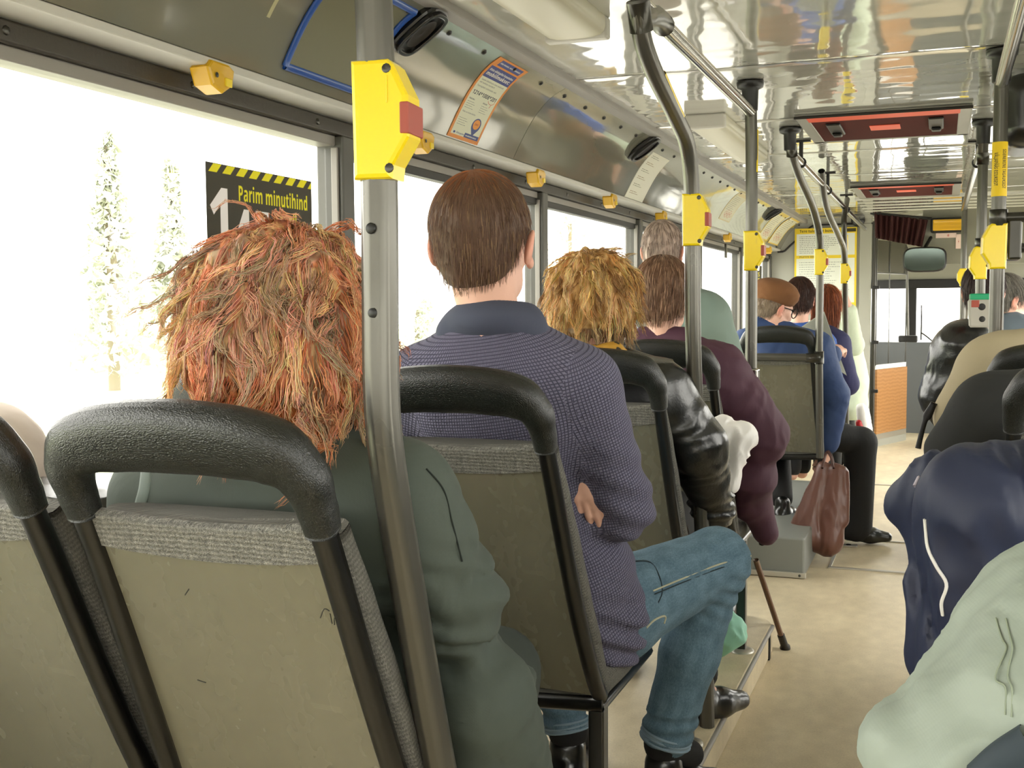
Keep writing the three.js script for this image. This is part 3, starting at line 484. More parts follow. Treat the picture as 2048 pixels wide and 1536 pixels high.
for (const [z, h] of [[-1.93, 0.16], [-2.13, 0.15]]) { const t = thing('tape_scrap', h > 0.155 ? 'left of two pale tape scraps on the cove' : 'right of two pale tape scraps on the cove', 'tape'); mesh('strip', coveSheet(z, z - 0.012, h - 0.03, h + 0.03, 0.001, 0.001), std(0xb9b48c, 0.7), t); }
// window advert on the first pane
{ const tx = canvasTex(512, 620, (x, w, h) => {
    x.fillStyle = '#3a3626'; x.fillRect(0, 0, w, h); x.fillStyle = '#f2e800';
    for (let k = 0; k < 9; k++) { const a = 10 + k * 60; x.beginPath(); x.moveTo(a, 34); x.lineTo(a + 36, 34); x.lineTo(a + 58, 2); x.lineTo(a + 22, 2); x.fill(); }
    x.font = 'bold 82px sans-serif'; x.fillText('Parim minutihind', 138, 128, 352); x.font = 'bold 76px sans-serif'; x.fillText('iga kell', 304, 206, 124); x.font = 'bold 34px sans-serif'; x.fillText('Tele2 võrgus', 386, 268, 106);
    x.fillStyle = '#fbf7f6'; x.font = 'bold 380px sans-serif'; x.fillText('1', 4, 360, 120); x.font = 'bold 300px sans-serif'; x.fillText('45', 112, 372, 186); x.fillStyle = '#f2e800'; x.font = 'bold 40px sans-serif'; x.fillText('krooni minut', 140, 470, 330);
  });
  const t = thing('window_advert', 'black and yellow advert reading Parim minutihind stuck on the window', 'poster');
  const xw = WL + 0.036, a = [-1.484,1.677,-2.047], b = [-1.484,1.666,-2.481];
  mesh('print', sheet([xw, a[1] - 0.36, a[2]], [xw, a[1] - 0.36, b[2]], [xw, a[1], b[2]], [xw, a[1], a[2]], 0.001), std(0xffffff, 0.6, { map: tx }), t); }
{ const t = thing('window_sticker', 'narrow black and yellow sticker on a far left window pane', 'sticker'); const a = [-1.484,1.702,-9.726], b = [-1.484,1.449,-9.937]; const tx = canvasTex(64, 256, (x, w, h) => { x.fillStyle = '#2b2716'; x.fillRect(0, 0, w, h); x.fillStyle = '#d8c81e'; for (let k = 0; k < 5; k++) { x.font = 'bold 50px sans-serif'; x.fillText('?S5'[k % 3], 14, 46 + k * 50); } }); mesh('print', sheet([-1.484, b[1], a[2]], [-1.484, b[1], a[2] - 0.3], [-1.484, a[1], a[2] - 0.3], [-1.484, a[1], a[2]], 0.001), paperMat(tx), t); }
{ const t = thing('window_catch', 'small dark catch hanging on a far left window', 'latch'); const a = [-1.49,1.809,-8.289], b = [-1.49,1.707,-8.293]; mesh('tab', box(-1.495, b[1], a[2] + 0.02, -1.48, a[1], a[2] - 0.02, 0.004), M.poleDark, t); }
// ---------- ceiling fittings ----------
function hatch(label, z0, z1, x0, x1) { const t = thing('roof_hatch', label, 'roof hatch', [0, 0, 0], 'red roof hatches');
  const y = CY, f = 0.045, h = 0.014;
  mesh('frame', [box(x0, y - h, z0, x1, y + 0.0, z0 - 0.012, 0.004), box(x0, y - h, z1, x1, y + 0.0, z1 - f, 0.008), box(x0, y - h, z0, x0 + f * 1.2, y + 0.0, z1 - f, 0.008), box(x1 - f * 1.2, y - h, z0, x1, y + 0.0, z1 - f, 0.008)], std(0x93928a, 0.35), t);
  mesh('seal', tube([[x0, y - h, z0 + 0.004], [x1, y - h, z0 + 0.004]], 0.006, 2, 8), M.rubber, t);
  mesh('lid', box(x0 + f, y - 0.012, z0 - 0.012, x1 - f, y - 0.004, z1 - f + 0.005), M.maroon, t);
  mesh('lit_edge', box(x0 + f, y - 0.016, z0 - 0.014, x1 - f, y - 0.01, z0 - 0.13, 0.003), M.orange, t);
  for (const k of [0.2, 0.8]) { const xc = lerp(x0, x1, k); mesh('handle', [box(xc - 0.03, y - 0.022, z0 - 0.2, xc + 0.03, y - 0.01, z0 - 0.5, 0.008), box(xc - 0.02, y - 0.035, z0 - 0.42, xc + 0.02, y - 0.02, z0 - 0.48, 0.008)], M.black, t); }
  const xc = (x0 + x1) / 2, lt = mesh('label_plate', box(xc - 0.065, y - 0.016, z0 - 0.33, xc + 0.06, y - 0.012, z0 - 0.46, 0.002), M.labelRed, t);
  return t; }
hatch('nearer red roof hatch with two black handles', -4.8, -5.54, -0.585, 0.098);
hatch('farther red roof hatch towards the front', -7.75, -8.57, -0.58, 0.1);
function stripLamp(label, z0, z1, x0, x1) { const t = thing('ceiling_lamp', label, 'lamp', [0, 0, 0], 'strip lamps on the ceiling');
  mesh('diffuser', sweep([[(x0 + x1) / 2, CY - 0.02, z0], [(x0 + x1) / 2, CY - 0.02, z1]], (x1 - x0) / 2, 0.035, [0, 1, 0], 2, 24, 4), phys(0xcfcbb4, 0.35), t);
  mesh('end_cap', box(x0 - 0.004, CY - 0.058, z1 + 0.01, x1 + 0.004, CY, z1 - 0.03, 0.008), M.white, t); mesh('end_cap', box(x0 - 0.004, CY - 0.058, z0 + 0.03, x1 + 0.004, CY, z0 - 0.01, 0.008), M.white, t);
  return t; }
stripLamp('cream strip lamp at the top of the picture', -1.75, -2.98, -1.03, -0.86);
stripLamp('cream strip lamp left of the nearer roof hatch', -4.65, -5.85, -1.0, -0.84);
{ const t = thing('monitor', 'black rounded monitor case hanging from the ceiling at the right edge', 'monitor');
  mesh('case', box(0.165, CY - 0.26, -4.12, 0.62, CY - 0.01, -4.5, 0.07), M.blackPaint, t); mesh('bracket', box(0.3, CY - 0.03, -4.2, 0.45, CY, -4.4, 0.01), M.poleDark, t); }
// ---------- bulkhead and cab ----------
{ const z = -10.84, a = [-1.302,2.07,-10.85], b = [-0.745,1.343,-10.85];
  const tx = canvasTex(512, 650, (x, w, h) => { x.fillStyle = '#e6c92e'; x.fillRect(0, 0, w, h); x.fillStyle = '#dfe3da'; x.fillRect(16, 46, w - 32, 178); x.fillRect(16, 250, w - 32, 370); x.fillStyle = '#3f3a18'; x.font = 'bold 30px sans-serif'; x.fillText('Tere tulemast bussi!', 40, 34); x.fillRect(420, 8, 84, 28); x.fillStyle = '#5a5a52'; x.font = 'bold 20px sans-serif'; x.fillText('PILETITE HINNAD', 40, 243); lines(x, 40, 66, 400, 10, 15, '#8f938c', 5); lines(x, 40, 280, 420, 17, 19, '#9aa09a', 5); x.fillStyle = '#e6c92e'; x.fillRect(0, 616, w, 34); });
  const t = poster('large yellow-edged notice with printed lines on the grey bulkhead', 'notice', sheet([a[0], b[1], z], [b[0], b[1], z], [b[0], a[1], z], [a[0], a[1], z], 0.002), tx); }
{ const t = thing('cab_curtain', 'dark red pleated curtain hanging behind the driver', 'curtain');
  const nu = 60, pos = [], uv = [], idx = []; const tl = [-0.557,2.127,-10.1], tr = [-0.126,2.062,-10.1], bl = [-0.546,1.924,-10.1], br = [-0.169,1.838,-10.1];
  for (let j = 0; j <= 10; j++) for (let i = 0; i <= nu; i++) { const u = i / nu, v = j / 10; const L = (k) => lerp(lerp(bl[k], br[k], u), lerp(tl[k], tr[k], u), v); pos.push(L(0), L(1), L(2) + 0.025 * Math.sin(u * 60) + 0.012 * Math.sin(u * 23)); uv.push(u, v); }
  for (let j = 0; j < 10; j++) for (let i = 0; i < nu; i++) { const a = j * (nu + 1) + i; idx.push(a, a + 1, a + nu + 1, a + 1, a + nu + 2, a + nu + 1); }
  const g = new THREE.BufferGeometry(); g.setAttribute('position', new THREE.Float32BufferAttribute(pos, 3)); g.setAttribute('uv', new THREE.Float32BufferAttribute(uv, 2)); g.setIndex(idx); g.computeVertexNormals();
  mesh('cloth', g, M.curtain, t); mesh('curtain_rod', tube([[tl[0] - 0.03, tl[1] + 0.01, tl[2]], [tr[0] + 0.03, tr[1] + 0.01, tr[2]]], 0.012, 2, 8), M.black, t); }
{ const t = thing('cab_door', 'clear cab partition over an orange wood panel', 'door');
  const bl = [-0.589,0.002,-11.25], br = [-0.337,0.01,-11.9], tl = [-0.6,0.726,-11.25], tr = [-0.348,0.714,-11.9], ul = [-0.6,2.016,-11.25], ur = [-0.369,1.997,-11.9];
  mesh('wood_panel', sheet([bl[0], 0.12, bl[2]], [br[0], 0.12, br[2]], [br[0], 0.74, br[2]], [bl[0], 0.74, bl[2]], 0.02), M.wood, t);
  mesh('base_strip', sheet([bl[0], 0.07, bl[2] + 0.01], [br[0], 0.07, br[2] + 0.01], [br[0], 0.12, br[2] + 0.01], [bl[0], 0.12, bl[2] + 0.01], 0.02), M.alu, t);
  mesh('plinth', sheet([bl[0], 0.0, bl[2]], [br[0], 0.0, br[2]], [br[0], 0.07, br[2]], [bl[0], 0.07, bl[2]], 0.02), M.wallgrey, t);
  mesh('clear_pane', sheet([bl[0], 0.76, bl[2]], [br[0], 0.76, br[2]], [br[0], 2.0, br[2]], [bl[0], 2.0, bl[2]], 0.004), M.glass, t);
  mesh('pane_frame', [tube([[bl[0], 0.74, bl[2]], [bl[0], 2.0, bl[2]], [br[0] - 0.04, 2.0, br[2]], [br[0], 1.93, br[2]], [br[0], 0.74, br[2]]], 0.008, 60, 6, true), tube([[lerp(bl[0], br[0], 0.42), 2.0, lerp(bl[2], br[2], 0.42)], [lerp(bl[0], br[0], 0.42), 0.75, lerp(bl[2], br[2], 0.42)]], 0.006, 2, 6), tube([[bl[0], 1.66, bl[2]], [br[0], 1.66, br[2]]], 0.008, 2, 6)], M.poleDark, t);
  mesh('tray', sheet([bl[0], 0.74, bl[2] + 0.06], [br[0], 0.74, br[2] + 0.06], [br[0], 0.78, br[2]], [bl[0], 0.78, bl[2]], 0.01), M.white, t);
  mesh('upper_mirror', sheet([lerp(bl[0], br[0], 0.03), 1.67, bl[2] - 0.03], [lerp(bl[0], br[0], 0.97), 1.67, br[2] - 0.03], [lerp(bl[0], br[0], 0.97), 1.97, br[2] - 0.03], [lerp(bl[0], br[0], 0.03), 1.97, bl[2] - 0.03], 0.004), phys(0x4d4a3c, 0.12, { metalness: 0.4 }), t); }
{ const t = thing('rear_view_mirror', 'dark rounded interior mirror above the windscreen', 'mirror');
  const c = [-0.146,1.73,-10], w = 0.172, h = 0.105; const o = []; for (let i = 0; i < 32; i++) { const a = i / 32 * Math.PI * 2, p = 4, C = Math.cos(a), S = Math.sin(a), k = 1 / Math.pow(Math.pow(Math.abs(C), p) + Math.pow(Math.abs(S), p), 1 / p); o.push([w * C * k, h * S * k]); }
  mesh('housing', plate(o, 0.05, 0.015, (a, b, d) => [c[0] + a, c[1] + b, c[2] + d - 0.055]), M.black, t);
  mesh('glass', plate(o.map(([a, b]) => [a * 0.92, b * 0.88]), 0.004, 0.001, (a, b, d) => [c[0] + a, c[1] + b, c[2] + d]), std(0x5a645e, 0.06, { metalness: 1 }), t);
  mesh('stem', tube([[c[0], c[1] + 0.1, c[2] - 0.04], [c[0] + 0.06, c[1] + 0.22, c[2] - 0.2]], 0.015, 4, 8), M.black, t); }
{ const t = thing('route_sign', 'small yellow panel in a black frame above the windscreen', 'sign'); const c = [0.027,2.015,-10.1]; 
  mesh('frame', box(c[0] - 0.132, c[1] - 0.064, c[2] - 0.03, c[0] + 0.132, c[1] + 0.062, c[2] + 0.02, 0.02), M.black, t); mesh('panel', box(c[0] - 0.114, c[1] - 0.046, c[2] + 0.01, c[0] + 0.114, c[1] + 0.046, c[2] + 0.024, 0.007), M.yellowDull, t);
  for (const y of [-0.03, 0, 0.03]) mesh('ridge', box(c[0] - 0.105, c[1] + y - 0.003, c[2] + 0.022, c[0] + 0.105, c[1] + y + 0.003, c[2] + 0.03), M.yellowDull, t); }
{ const mk = (c, w, h, label, marks) => { const t = thing('header_sticker', label, 'sticker'); const tx = canvasTex(128, 64, (x, W, Hh) => { x.fillStyle = '#e7cdc2'; x.fillRect(0, 0, W, Hh); x.fillStyle = '#b5433c'; x.font = 'bold 40px sans-serif'; x.textAlign = 'center'; x.fillText(marks, W / 2, 46, 116); }); mesh('print', sheet([c[0] - w / 2, c[1] - h / 2, c[2]], [c[0] + w / 2, c[1] - h / 2, c[2]], [c[0] + w / 2, c[1] + h / 2, c[2]], [c[0] - w / 2, c[1] + h / 2, c[2]], 0.003), paperMat(tx), t); };
  mk([0.017,1.931,-10.142], 0.16, 0.04, 'wide pale pink sticker under the yellow sign', '⊏ ‡');
  mk([0.115,1.879,-10.142], 0.042, 0.12, 'tall pale pink sticker right below the yellow sign', '+'); }
{ const t = thing('cash_tray', 'small dark box on an arm by the windscreen post', 'tray'); const c = [-0.315,1.019,-11.9]; mesh('box', box(c[0] - 0.09, c[1] - 0.035, c[2] - 0.06, c[0] + 0.09, c[1] + 0.03, c[2] + 0.06, 0.012), M.black, t); mesh('arm', tube([[c[0] - 0.0, c[1], c[2]], [c[0] - 0.02, c[1] + 0.7, c[2]]], 0.011, 2, 8), M.pole, t); }
{ const t = thing('wiper', 'thin black wiper arm across the windscreen', 'wiper'); mesh('arm', tube([[-0.205,0.984,-12.6], [-0.204,1.193,-12.62], [-0.207,1.351,-12.64]], 0.008, 6, 6), M.black, t); mesh('linkage', tube([[-0.206,1.062,-12.6], [-0.156,1.026,-12.6], [-0.096,0.974,-12.6]], 0.008, 6, 6), M.black, t); }
// ticket validator on its pole
{ const c = [0.15, 1.325, -5.25], t = thing('ticket_validator', 'pale grey ticket punch with green top on the right-hand pole', 'ticket validator', [c[0], c[1], c[2] + 0.03]);
  mesh('case', plate([[-0.038, -0.058], [-0.032, -0.066], [0.032, -0.066], [0.04, -0.056], [0.042, 0.045], [0.03, 0.06], [-0.034, 0.06], [-0.043, 0.045]], 0.07, 0.008, (a, b, d) => [a * 1.15, b, d - 0.02]), std(0xa9a69c, 0.4), t);
  mesh('green_top', box(-0.043, 0.052, -0.03, 0.043, 0.078, 0.055, 0.006), std(0x1f9c6c, 0.4), t);
  mesh('red_mark', box(-0.036, 0.02, 0.046, -0.004, 0.05, 0.0525, 0.003), M.red, t);
  mesh('slot', along(lathe([[0, 0.002], [0.012, 0.002], [0.015, 0]], 12), [0.006, 0.022, 0.05], [0, 0, 1]), M.black, t);
  mesh('lock', along(lathe([[0, 0.002], [0.01, 0.002], [0.013, 0]], 12), [0.008, -0.03, 0.05], [0, 0, 1]), M.black, t); }
// dark rails by the right-hand door
{ const t = thing('door_rail', 'dark double rail with hanging bracket at the right picture edge', 'handrail');
  const a = [0.157, 1.625, -3.82];
  mesh('upper_bar', tube([a, [0.7, a[1], a[2]]], 0.016, 4, 12), M.poleDark, t); mesh('lower_bar', tube([[0.16, a[1] - 0.09, a[2] - 0.1], [0.7, a[1] - 0.09, a[2] - 0.1]], 0.016, 4, 12), M.poleDark, t);
  mesh('bracket', box(0.185, a[1] - 0.13, a[2] - 0.12, 0.225, a[1] + 0.01, a[2] + 0.01, 0.008), M.poleDark, t); }

// ---------- people: distance fields meshed as one smooth skin ----------
// a primitive is a round cone {a,b,ra,rb,k} or an ellipsoid {c,r,q,k}; neg carves
const cone = (a, b, ra, rb = ra, k = 0.03) => ({ a, b, ra, rb, k });
const ball = (c, r, k = 0.02, q = null, neg = false) => ({ c, r: Array.isArray(r) ? r : [r, r, r], k, q, neg });
function sdf(prims, disp) {
  const P = prims.map((p) => {
    if (p.a) { const d = [p.b[0] - p.a[0], p.b[1] - p.a[1], p.b[2] - p.a[2]]; return { t: 0, x: p.a[0], y: p.a[1], z: p.a[2], d, l2: 1 / Math.max(1e-9, d[0] * d[0] + d[1] * d[1] + d[2] * d[2]), ra: p.ra, dr: p.rb - p.ra, k: p.k, neg: p.neg }; }
    let m = null; if (p.q) { const M4 = new THREE.Matrix4().makeRotationFromQuaternion(p.q.clone().invert()).elements; m = [M4[0], M4[4], M4[8], M4[1], M4[5], M4[9], M4[2], M4[6], M4[10]]; }
    return { t: 1, x: p.c[0], y: p.c[1], z: p.c[2], r: p.r, m, k: p.k, neg: p.neg };
  });
  return (x, y, z) => {
    let d = 1e3;
    for (let i = 0; i < P.length; i++) {
      const p = P[i]; let px = x - p.x, py = y - p.y, pz = z - p.z, e;
      if (p.t === 0) { let t = (px * p.d[0] + py * p.d[1] + pz * p.d[2]) * p.l2; t = t < 0 ? 0 : t > 1 ? 1 : t; px -= p.d[0] * t; py -= p.d[1] * t; pz -= p.d[2] * t; e = Math.sqrt(px * px + py * py + pz * pz) - p.ra - p.dr * t; }
      else {
        if (p.m) { const m = p.m, a = m[0] * px + m[1] * py + m[2] * pz, b = m[3] * px + m[4] * py + m[5] * pz; pz = m[6] * px + m[7] * py + m[8] * pz; px = a; py = b; }
        const r = p.r, ax = px / r[0], ay = py / r[1], az = pz / r[2], k0 = Math.sqrt(ax * ax + ay * ay + az * az), bx = ax / r[0], by = ay / r[1], bz = az / r[2], k1 = Math.sqrt(bx * bx + by * by + bz * bz);
        e = k1 > 1e-6 ? k0 * (k0 - 1) / k1 : -Math.min(r[0], r[1], r[2]);
      }
      if (p.neg) { const h = Math.max(0, p.k - Math.abs(d + e)) / p.k; d = Math.max(d, -e) + h * h * p.k * 0.25; }
      else if (e < d + p.k) { const h = Math.max(0, p.k - Math.abs(d - e)) / p.k; d = Math.min(d, e) - h * h * p.k * 0.25; }
    }
    if (disp && d < 0.05 && d > -0.06) d -= disp(x, y, z);
    return d;
  };
}
function boundsOf(prims, pad = 0.02) {
  const lo = [1e9, 1e9, 1e9], hi = [-1e9, -1e9, -1e9];
  for (const p of prims) { if (p.neg) continue; for (let i = 0; i < 3; i++) { if (p.a) { lo[i] = Math.min(lo[i], p.a[i] - p.ra, p.b[i] - p.rb); hi[i] = Math.max(hi[i], p.a[i] + p.ra, p.b[i] + p.rb); } else { const r = Math.max(...p.r); lo[i] = Math.min(lo[i], p.c[i] - r); hi[i] = Math.max(hi[i], p.c[i] + r); } } }
  return [lo.map((v) => v - pad), hi.map((v) => v + pad)];
}
function skin(f, lo, hi, h) {                        // surface nets over a sparse grid of samples
  const n = [0, 1, 2].map((i) => Math.ceil((hi[i] - lo[i]) / h / 4) * 4 + 1), [nx, ny, nz] = n, S = new Float32Array(nx * ny * nz), sx = 1, sy = nx, sz = nx * ny;
  const R = h * 4 * 0.87;
  for (let k = 0; k < nz; k += 4) for (let j = 0; j < ny; j += 4) for (let i = 0; i < nx; i += 4) {
    const c = f(lo[0] + (i + 2) * h, lo[1] + (j + 2) * h, lo[2] + (k + 2) * h), far = Math.abs(c) > R * 1.6 + 0.03;
    for (let c2 = k; c2 < Math.min(nz, k + 4); c2++) for (let b = j; b < Math.min(ny, j + 4); b++) for (let a = i; a < Math.min(nx, i + 4); a++) S[a + b * sy + c2 * sz] = far ? c : f(lo[0] + a * h, lo[1] + b * h, lo[2] + c2 * h);
  }
  const id = new Int32Array(nx * ny * nz).fill(-1), pos = [], idx = [];
  const E = [[0, 1], [2, 3], [4, 5], [6, 7], [0, 2], [1, 3], [4, 6], [5, 7], [0, 4], [1, 5], [2, 6], [3, 7]], o = [0, sx, sy, sx + sy, sz, sz + sx, sz + sy, sz + sx + sy];
  for (let k = 0; k < nz - 1; k++) for (let j = 0; j < ny - 1; j++) for (let i = 0; i < nx - 1; i++) {
    const q = i + j * sy + k * sz; let m = 0; for (let c = 0; c < 8; c++) if (S[q + o[c]] < 0) m |= 1 << c;
    if (m === 0 || m === 255) continue;
    let x = 0, y = 0, z = 0, w = 0;
    for (const [a, b] of E) { const A = S[q + o[a]], B = S[q + o[b]]; if ((A < 0) === (B < 0)) continue; const t = A / (A - B); const ax = a & 1, ay = a >> 1 & 1, az = a >> 2; x += ax + ((b & 1) - ax) * t; y += ay + ((b >> 1 & 1) - ay) * t; z += az + ((b >> 2) - az) * t; w++; }
    id[q] = pos.length / 3; pos.push(lo[0] + (i + x / w) * h, lo[1] + (j + y / w) * h, lo[2] + (k + z / w) * h);
  }
  for (let k = 1; k < nz - 1; k++) for (let j = 1; j < ny - 1; j++) for (let i = 1; i < nx - 1; i++) {
    const q = i + j * sy + k * sz, s = S[q] < 0;
    for (const [u, v, w] of [[sx, sy, sz], [sy, sz, sx], [sz, sx, sy]]) {
      if (s === (S[q + u] < 0)) continue;
      const a = id[q - v - w], b = id[q - w], c = id[q], d = id[q - v]; if (a < 0 || b < 0 || c < 0 || d < 0) continue;
      s ? idx.push(a, b, c, a, c, d) : idx.push(a, c, b, a, d, c);
    }
  }
  const g = new THREE.BufferGeometry(); g.setAttribute('position', new THREE.Float32BufferAttribute(pos, 3)); g.setIndex(idx); g.computeVertexNormals();
  return g;
}
const fieldMesh = (prims, h, disp, pad) => { const [lo, hi] = boundsOf(prims, pad ?? 3 * h + 0.01); return skin(sdf(prims, disp), lo, hi, h); };
// uv in metres along and around the nearest of a list of bones [a, b, radius]
function boneUV(g, bones) {
  const ng = g.toNonIndexed(), p = ng.attributes.position, uv = new Float32Array(p.count * 2);
  const B = bones.map(([a, b, r]) => { const A = V(a), D = V(b).sub(A), L = D.length(); D.normalize(); const s = Math.abs(D.y) > 0.8 ? new THREE.Vector3(0, 0, -1) : new THREE.Vector3(0, -1, 0); s.addScaledVector(D, -s.dot(D)).normalize(); return { A, D, L, r, s, t: new THREE.Vector3().crossVectors(D, s) }; });
  const c = new THREE.Vector3(), q = new THREE.Vector3();
  for (let i = 0; i < p.count; i += 3) {
    c.set(0, 0, 0); for (let k = 0; k < 3; k++) c.add(q.fromBufferAttribute(p, i + k)); c.divideScalar(3);
    let best = null, bd = 1e9; for (const b of B) { q.copy(c).sub(b.A); const t = clamp(q.dot(b.D), 0, b.L); const d = q.addScaledVector(b.D, -t).length() - b.r; if (d < bd) { bd = d; best = b; } }
    let a0 = 0; for (let k = 0; k < 3; k++) { q.fromBufferAttribute(p, i + k).sub(best.A); let a = Math.atan2(q.dot(best.t), q.dot(best.s)); if (k === 0) a0 = a; else { if (a - a0 > Math.PI) a -= 2 * Math.PI; if (a - a0 < -Math.PI) a += 2 * Math.PI; } uv[2 * (i + k)] = a * best.r; uv[2 * (i + k) + 1] = q.dot(best.D); }
  }
  ng.setAttribute('uv', new THREE.BufferAttribute(uv, 2)); return ng;
}
function paint(g, fn) { const p = g.attributes.position, n = g.attributes.normal, c = new Float32Array(p.count * 3); for (let i = 0; i < p.count; i++) { const r = fn(p.getX(i), p.getY(i), p.getZ(i), n.getX(i), n.getY(i), n.getZ(i)); c.set(r, 3 * i); } g.setAttribute('color', new THREE.BufferAttribute(c, 3)); return g; }
const lin = (hex) => { const c = new THREE.Color(hex); return [c.r, c.g, c.b]; };
const mix3 = (a, b, t) => [lerp(a[0], b[0], t), lerp(a[1], b[1], t), lerp(a[2], b[2], t)];
// head frame: basis from facing direction and tilt
function headFrame(c, fwd, up = [0, 1, 0], s = 1) {
  const z = V(fwd).normalize(), x = new THREE.Vector3().crossVectors(V(up), z).normalize(), y = new THREE.Vector3().crossVectors(z, x);
  const m = new THREE.Matrix4().makeBasis(x, y, z), q = new THREE.Quaternion().setFromRotationMatrix(m);
  const at = (a) => { const v = V(a).multiplyScalar(s).applyQuaternion(q); return [v.x + c[0], v.y + c[1], v.z + c[2]]; };
  return { c, q, s, at, x, y, z, inv: (p) => { const v = new THREE.Vector3(p[0] - c[0], p[1] - c[1], p[2] - c[2]).applyQuaternion(q.clone().invert()).divideScalar(s); return [v.x, v.y, v.z]; } };
}
function headPrims(F) {
  const s = F.s, A = F.at, q = F.q, E = (c, r, k, neg, rot) => ball(A(c), r.map((v) => v * s), k * s, rot ? q.clone().multiply(new THREE.Quaternion().setFromEuler(new THREE.Euler(...rot))) : q, neg), C = (a, b, ra, rb, k) => cone(A(a), A(b), ra * s, rb * s, k * s);
  const P = [E([0, 0.035, -0.015], [0.077, 0.09, 0.097], 0.02), E([0, -0.035, 0.03], [0.06, 0.08, 0.065], 0.04), C([-0.035, -0.075, 0.03], [0, -0.102, 0.064], 0.024, 0.02, 0.03), C([0.035, -0.075, 0.03], [0, -0.102, 0.064], 0.024, 0.02, 0.03),
    C([0, 0.015, 0.088], [0, -0.028, 0.108], 0.007, 0.011, 0.012), E([-0.011, -0.031, 0.097], [0.009, 0.008, 0.01], 0.008), E([0.011, -0.031, 0.097], [0.009, 0.008, 0.01], 0.008), C([-0.045, 0.024, 0.07], [0.045, 0.024, 0.07], 0.012, 0.012, 0.015),
    E([-0.045, -0.02, 0.062], [0.02, 0.018, 0.016], 0.02), E([0.045, -0.02, 0.062], [0.02, 0.018, 0.016], 0.02)];
  for (const x of [-0.032, 0.032]) P.push(E([x, 0.004, 0.09], [0.017, 0.011, 0.014], 0.012, true), E([x, 0.003, 0.077], [0.013, 0.012, 0.012], 0.004));
  P.push(E([0, -0.06, 0.089], [0.022, 0.005, 0.008], 0.006), E([0, -0.069, 0.086], [0.019, 0.006, 0.009], 0.006), E([0, -0.0645, 0.099], [0.02, 0.0016, 0.01], 0.003, true));
  const eo = F.earOut ?? 0; for (const e0 of [-1, 1]) { const e = e0; P.push(E([e * (0.083 + eo), -0.008, -0.008], [0.0085, 0.033, 0.019], 0.008, false, [0.25, -e * 0.35, -e * 0.12]), E([e * (0.0795 + eo), -0.036, 0.004], [0.007, 0.011, 0.009], 0.008), E([e * (0.093 + eo), -0.005, -0.003], [0.005, 0.02, 0.011], 0.005, true, [0.25, -e * 0.35, 0])); }
  return P;
}
// a hand: palm and five fingers; d = pointing direction, n = back of the hand, side = +1 right
function handPrims(w, d, n, side, curl = 0.5, s = 1) {
  const D = V(d).normalize(), Nn = V(n); Nn.addScaledVector(D, -Nn.dot(D)).normalize(); const X = new THREE.Vector3().crossVectors(Nn, D).multiplyScalar(-side);   // towards the thumb
  const at = (a, b, c) => [w[0] + s * (D.x * a + X.x * b + Nn.x * c), w[1] + s * (D.y * a + X.y * b + Nn.y * c), w[2] + s * (D.z * a + X.z * b + Nn.z * c)];
  const P = [cone(at(-0.02, 0, 0), at(0.02, 0, 0), 0.026 * s, 0.026 * s, 0.02), cone(at(0.03, 0.018, 0), at(0.08, 0.026, 0), 0.017 * s, 0.0135 * s, 0.02), cone(at(0.03, 0, 0.002), at(0.085, 0.004, 0.002), 0.018 * s, 0.0135 * s, 0.02), cone(at(0.03, -0.016, 0), at(0.078, -0.027, -0.001), 0.016 * s, 0.0125 * s, 0.02)];
  const L = [[0.026, 0.085, 0.04, 0.024, 0.02, 0.009], [0.0085, 0.09, 0.044, 0.028, 0.021, 0.0092], [-0.009, 0.087, 0.041, 0.026, 0.02, 0.0088], [-0.026, 0.078, 0.032, 0.02, 0.017, 0.008]];
  L.forEach(([b, a, l1, l2, l3, r], i) => { let ang = curl * (0.5 + 0.1 * i), p = at(a, b, 0), A = a, C = 0, B = b; for (const [l, f] of [[l1, 1], [l2, 0.93], [l3, 0.86]]) { const A2 = A + l * Math.cos(ang), C2 = C - l * Math.sin(ang), B2 = B + (b * 0.06); P.push(cone(at(A, B, C), at(A2, B2, C2), r * f * s, r * f * 0.93 * s, 0.006)); A = A2; C = C2; B = B2; ang += curl * (0.75 + 0.06 * i); } });
  P.push(cone(at(0.015, 0.018, -0.006), at(0.045, 0.046, -0.016), 0.015 * s, 0.011 * s, 0.014), cone(at(0.045, 0.046, -0.016), at(0.075, 0.054, -0.022 - 0.01 * curl), 0.0105 * s, 0.0095 * s, 0.006), cone(at(0.075, 0.054, -0.022 - 0.01 * curl), at(0.1, 0.054, -0.03 - 0.02 * curl), 0.0095 * s, 0.008 * s, 0.006));
  return P;
}
